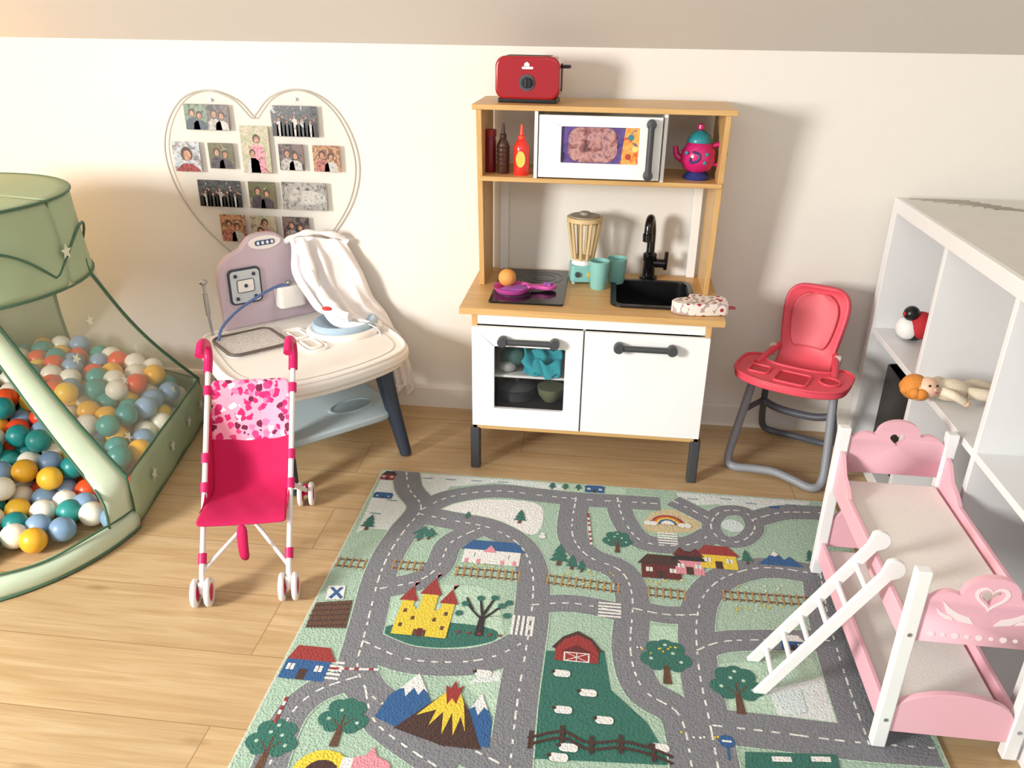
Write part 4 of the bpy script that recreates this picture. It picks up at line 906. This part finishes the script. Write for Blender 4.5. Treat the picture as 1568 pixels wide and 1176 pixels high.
for i in range(len(L_[0])):
    row = []; ti = i/len(L_[0])
    for j in range(NJ):
        t = j/(NJ-1); a, b, c = L_[0][i], L_[1][i], L_[2][i]
        p = a*(2*(t-.5)*(t-1))+b*(4*t*(1-t))+c*(2*t*(t-.5))
        f = (.013*sin(t*17+2.2*ti)+.008*sin(t*31-5*ti+1)+.005*sin(t*12+ti*17))*(.55+.7*ti)*(.25+.75*min(1, ti*6))
        e = .010*sin(ti*21)*(1-t)**3
        row.append((p.x+f*.6+e, min(p.y-abs(f)*.9-.003, -.02), p.z+f*.9+.003*sin(ti*30+t*7)))
    rows.append(row)
grid_surface(G, "cloth", rows, M_cl, solid=.0015, sub=1)
tube(G, "hem", [Vector(r[0]) for r in rows], .0018, M_cl, smoothpath=False, seg=8)
# limp sleeve lying over the panel and the basin edge
tube(G, "sleeve", [(-.560, -.100, .590), (-.535, -.125, .540), (-.505, -.150, .480), (-.470, -.172, .430), (-.430, -.185, .395), (-.385, -.200, .385)], lambda t: .026+.006*sin(t*11)+.003*sin(t*27)-.004*t, M_cl, flat=.55, seg=16)
tube(G, "sleeve_crease", [(-.520, -.150, .530), (-.488, -.172, .470), (-.450, -.190, .425)], lambda t: .006+.002*sin(t*9), M_cl)
ball(G, "red_cross_badge", (-.455, -.205, .412), .013, mat("badge_red", (214, 62, 50), .6), sc=(1.2, .6, .5))
tube(G, "collar_roll", [(-.615, -.085, .585), (-.57, -.09, .611), (-.52, -.075, .616), (-.46, -.05, .603), (-.43, -.034, .580)], lambda t: .008+.003*sin(t*20), M_cl)

# ------------------------------------------------------------ play tent with ball pit
P_ = empty("play_tent")
M_tf = mat("tent_green_fabric", (170, 190, 154), .75, bump=.15, bscale=30, trans=.06, var=.06, vscale=10)
M_tm = mat("tent_mesh", (204, 208, 184), .9, trans=.70); M_td = mat("tent_dark_trim", (70, 108, 84), .6); M_ts = mat("tent_satin_trim", (198, 216, 190), .32, var=.10, vscale=15)
cx, cy, R = -1.38, -.62, .62
ccx, ccy, rc, zt, zc = -1.285, -.665, .312, .82, .615
ang = [radians(a) for a in (-20, 40, 100, 160, 220, 280)]
TW = radians(-20)
V = [(cx+R*cos(a), cy+R*sin(a)) for a in ang]
zb = .152
def crown_pt(a, z, r=rc): return (ccx+r*cos(a), ccy+r*sin(a), z)
def lerp(a, b, t): return tuple(x+(y-x)*t for x, y in zip(a, b))
def face(k, t, s, bulge=0):
    a0, a1 = ang[k], ang[(k+1) % 6]
    if a1 < a0: a1 += 2*pi
    b = lerp((*V[k], zb), (*V[(k+1) % 6], zb), t); c_ = crown_pt(a0+(a1-a0)*t+TW, zc, rc+.015)
    p = lerp(b, c_, s); sag = .025*sin(pi*s)
    d = Vector((p[0]-cx, p[1]-cy, 0)).normalized()
    return (p[0]-d.x*sag, p[1]-d.y*sag, p[2])
for k in range(5):
    rows = [[face(k, j/10, i/10) for j in range(11)] for i in range(11)]
    grid_surface(P_, "side_panel_%d" % k, rows, M_tm if k in (0, 1, 4) else M_tf, solid=0, sub=0)
    rows = [[(*lerp(V[k], V[(k+1) % 6], j/8), zb*i/3) for j in range(9)] for i in range(4)]
    rows = [[(x+(Vector((x-cx, y-cy, 0)).normalized().x)*.012*sin(pi*i/3)+.004*sin(j*2.3), y+(Vector((x-cx, y-cy, 0)).normalized().y)*.012*sin(pi*i/3), z) for j, (x, y, z) in enumerate(r)] for i, r in enumerate(rows)]
    grid_surface(P_, "base_wall_%d" % k, rows, M_tf, solid=.002)
for k in range(6):
    tube(P_, "seam_pole_%d" % k, [face(k, 0, i/8) for i in range(9)]+[crown_pt(ang[k]+TW, zc+.03, rc+.012)], .0055, M_td, k=3, seg=8)
    if k < 5:
        tube(P_, "hem_top_%d" % k, [(*V[k], zb), (*V[(k+1) % 6], zb)], .003, M_td, smoothpath=False, seg=8)
        tube(P_, "hem_floor_%d" % k, [(*V[k], .005), (*V[(k+1) % 6], .005)], .004, M_td, smoothpath=False, seg=8)
    if k < 2: tube(P_, "corner_seam_%d" % k, [(*V[k], 0.003), (*V[k], zb)], .003, M_td, smoothpath=False, seg=8)
nn_ = 48
rows = [[crown_pt(2*pi*j/nn_, zc-.01+(zt-zc+.01)*i/6, rc+.018*(1-i/6)+.006*sin(j*1.1)*sin(pi*i/6)) for j in range(nn_+1)] for i in range(7)]
grid_surface(P_, "crown_wall", rows, M_tf, solid=.002)
rows = [[crown_pt(2*pi*j/nn_, zt+.012*(1-(i/6)**2), rc*max(i/6, .001)) for j in range(nn_+1)] for i in range(7)]
grid_surface(P_, "crown_top", rows, M_tf, solid=.002)
tube(P_, "crown_top_piping", [crown_pt(2*pi*j/24, zt, rc+.002) for j in range(24)], .0035, M_td, closed=True, k=2, seg=8)
tube(P_, "crown_lower_piping", [crown_pt(2*pi*j/24, zc-.01, rc+.02) for j in range(24)], .003, M_td, closed=True, k=2, seg=8)
tube(P_, "crown_scallop", [crown_pt(2*pi*j/144, zc+.02+.10*abs(sin(6*2*pi*j/144/2+.35)), rc+.016) for j in range(144)], .0035, M_td, closed=True, smoothpath=False, seg=8)
def lip(t, z, off=0):
    a = ang[5]-2*pi+(ang[0]-ang[5]+2*pi)*t; r = R+off+.055*sin(pi*t)
    return (cx+r*cos(a), cy+r*sin(a), z)
for k, side in ((0, "right"), (5, "left")):
    rows = []
    for i in range(15):
        s_ = i/14; wdt = .13
        t0, t1 = (1, 1-wdt) if k == 0 else (0, wdt)
        a = face(5, t0, s_); b = face(5, t1, s_)
        mid = lerp(a, b, .5); wr = .014+.004*sin(i*2.2); dd = Vector((mid[0]-cx, mid[1]-cy, 0)).normalized()*wr
        rows.append([a, (mid[0]+dd.x, mid[1]+dd.y, mid[2]), b])
    lo = []
    for z in (.003, .06, .12):
        q = lip(1.0 if k == 0 else 0, z); q2 = lip(.87 if k == 0 else .13, z); lo.append([q, lerp(q, q2, .5), q2])
    grid_surface(P_, "door_band_"+side, lo+rows, M_ts, solid=.003)
    tube(P_, "door_band_piping_"+side, [r[2] for r in lo+rows], .0035, M_td, k=2, seg=8)
rows = [[lip(t/16, .004, .012) for t in range(17)], [lip(t/16, .03+.003*sin(t*1.7), .02) for t in range(17)], [lip(t/16, .060+.004*sin(t*1.1), .004) for t in range(17)], [lip(t/16, .050, -.03) for t in range(17)], [lip(t/16, .006, -.045) for t in range(17)]]
grid_surface(P_, "door_lip", rows, M_ts, solid=.002)
tube(P_, "door_lip_piping", [lip(t/16, .061+.004*sin(t*1.1), 0) for t in range(17)], .003, M_td, k=2, seg=8)
tube(P_, "door_lip_floor_piping", [lip(t/16, .006, .014) for t in range(17)], .0035, M_td, k=2, seg=8)
M_star = mat("star_print", (222, 228, 208), .8)
def star(c_, r, nrm, name, tilt=0):
    nrm = Vector(nrm).normalized()
    if nrm.dot(Vector((c_[0]-cx, c_[1]-cy, .1))) < 0: nrm = -nrm
    a = Vector((0, 0, 1)).cross(nrm).normalized(); b = nrm.cross(a)
    vs = [Vector(c_)+nrm*.004]
    for i in range(10):
        rr_ = r if i % 2 == 0 else r*.42; t = pi/2+i*pi/5+tilt; vs.append(Vector(c_)+nrm*.004+a*rr_*cos(t)+b*rr_*sin(t))
    mk(P_, name, vs, [(0, 1+i, 1+(i+1) % 10) for i in range(10)], M_star)
for i, (t, s_) in enumerate([(.2, .12), (.75, .1), (.5, .35), (.3, .6), (.8, .45), (.6, .75)]):
    p0 = face(0, t, s_); p1 = face(0, t+.02, s_); p2 = face(0, t, s_+.02)
    nr = (Vector(p1)-Vector(p0)).cross(Vector(p2)-Vector(p0)); star(p0, .017, nr, "star_%d" % i, i)
for i, (a, z) in enumerate([(-100, .12), (-62, .06), (-38, .13), (0, .08)]):
    a = radians(a); star(crown_pt(a, zc+z, rc+.022), .022, (cos(a), sin(a), 0), "crown_star_%d" % i, i*.4)
for i, t in enumerate([.2, .45, .7, .9]):
    p = lerp(V[0], V[1], t); nr = Vector((V[0][1]-V[1][1], V[1][0]-V[0][0], 0)); nr = nr if nr.dot(Vector((p[0]-cx, p[1]-cy, 0))) > 0 else -nr
    star((p[0]+nr.normalized().x*.014, p[1]+nr.normalized().y*.014, .09), .022, nr, "wall_star_%d" % i, i)
# balls: one heap object
bc = [(30, 136, 136), (232, 84, 36), (246, 194, 60), (246, 240, 226), (138, 168, 200), (244, 236, 220), (124, 154, 186), (50, 150, 146), (240, 178, 48), (230, 76, 40)]
bms = [mat("ball_%d" % i, c_, .35, var=.04) for i, c_ in enumerate(bc)]
bv, bf, bfm = [], [], []
sg, rg = 18, 10; br_ = .0325
def addball(x, y, z):
    s = len(bv); mi = random.randrange(len(bc))
    for i in range(rg+1):
        for j in range(sg):
            a = 2*pi*j/sg; ph = pi*i/rg; bv.append((x+br_*sin(ph)*cos(a), y+br_*sin(ph)*sin(a), z-br_*cos(ph)))
    for i in range(rg):
        for j in range(sg): bf.append((s+i*sg+j, s+i*sg+(j+1) % sg, s+(i+1)*sg+(j+1) % sg, s+(i+1)*sg+j)); bfm.append(mi)
door = Vector((cos(radians(-50)), sin(radians(-50))))
dx = .0665
for lay in range(5):
    z = .006+br_+lay*.052
    for i in range(-11, 12):
        for j in range(-12, 13):
            x = cx+dx*(i+.5*(j % 2)+.25*(lay % 2)); y = cy+dx*.87*j+(.02 if lay % 2 else 0)
            q = Vector((x-cx, y-cy)); inside = True
            for k in range(6):
                mid = ang[k]+pi/6
                lim = R*cos(pi/6)-.048+(.045 if k == 5 else 0)
                if q.x*cos(mid)+q.y*sin(mid) > lim-(.0 if lay < 3 else .02): inside = False
            if not inside: continue
            fr = q.dot(door)
            top = max(.205-.20*max(0, fr+.02)/.55, .06)
            if z+br_ > top+.05: continue
            if z+br_ < top-.13 and lay < 3 and q.length < .38: continue
            addball(x+random.uniform(-.010, .010), y+random.uniform(-.010, .010), z+random.uniform(-.004, .016) if lay else z)
me = bpy.data.meshes.new("ball_pit_balls"); me.from_pydata(bv, [], bf)
for m in bms: me.materials.append(m)
for p, i in zip(me.polygons, bfm): p.material_index = i; p.use_smooth = True
o = bpy.data.objects.new("ball_pit_balls", me); COL.objects.link(o)
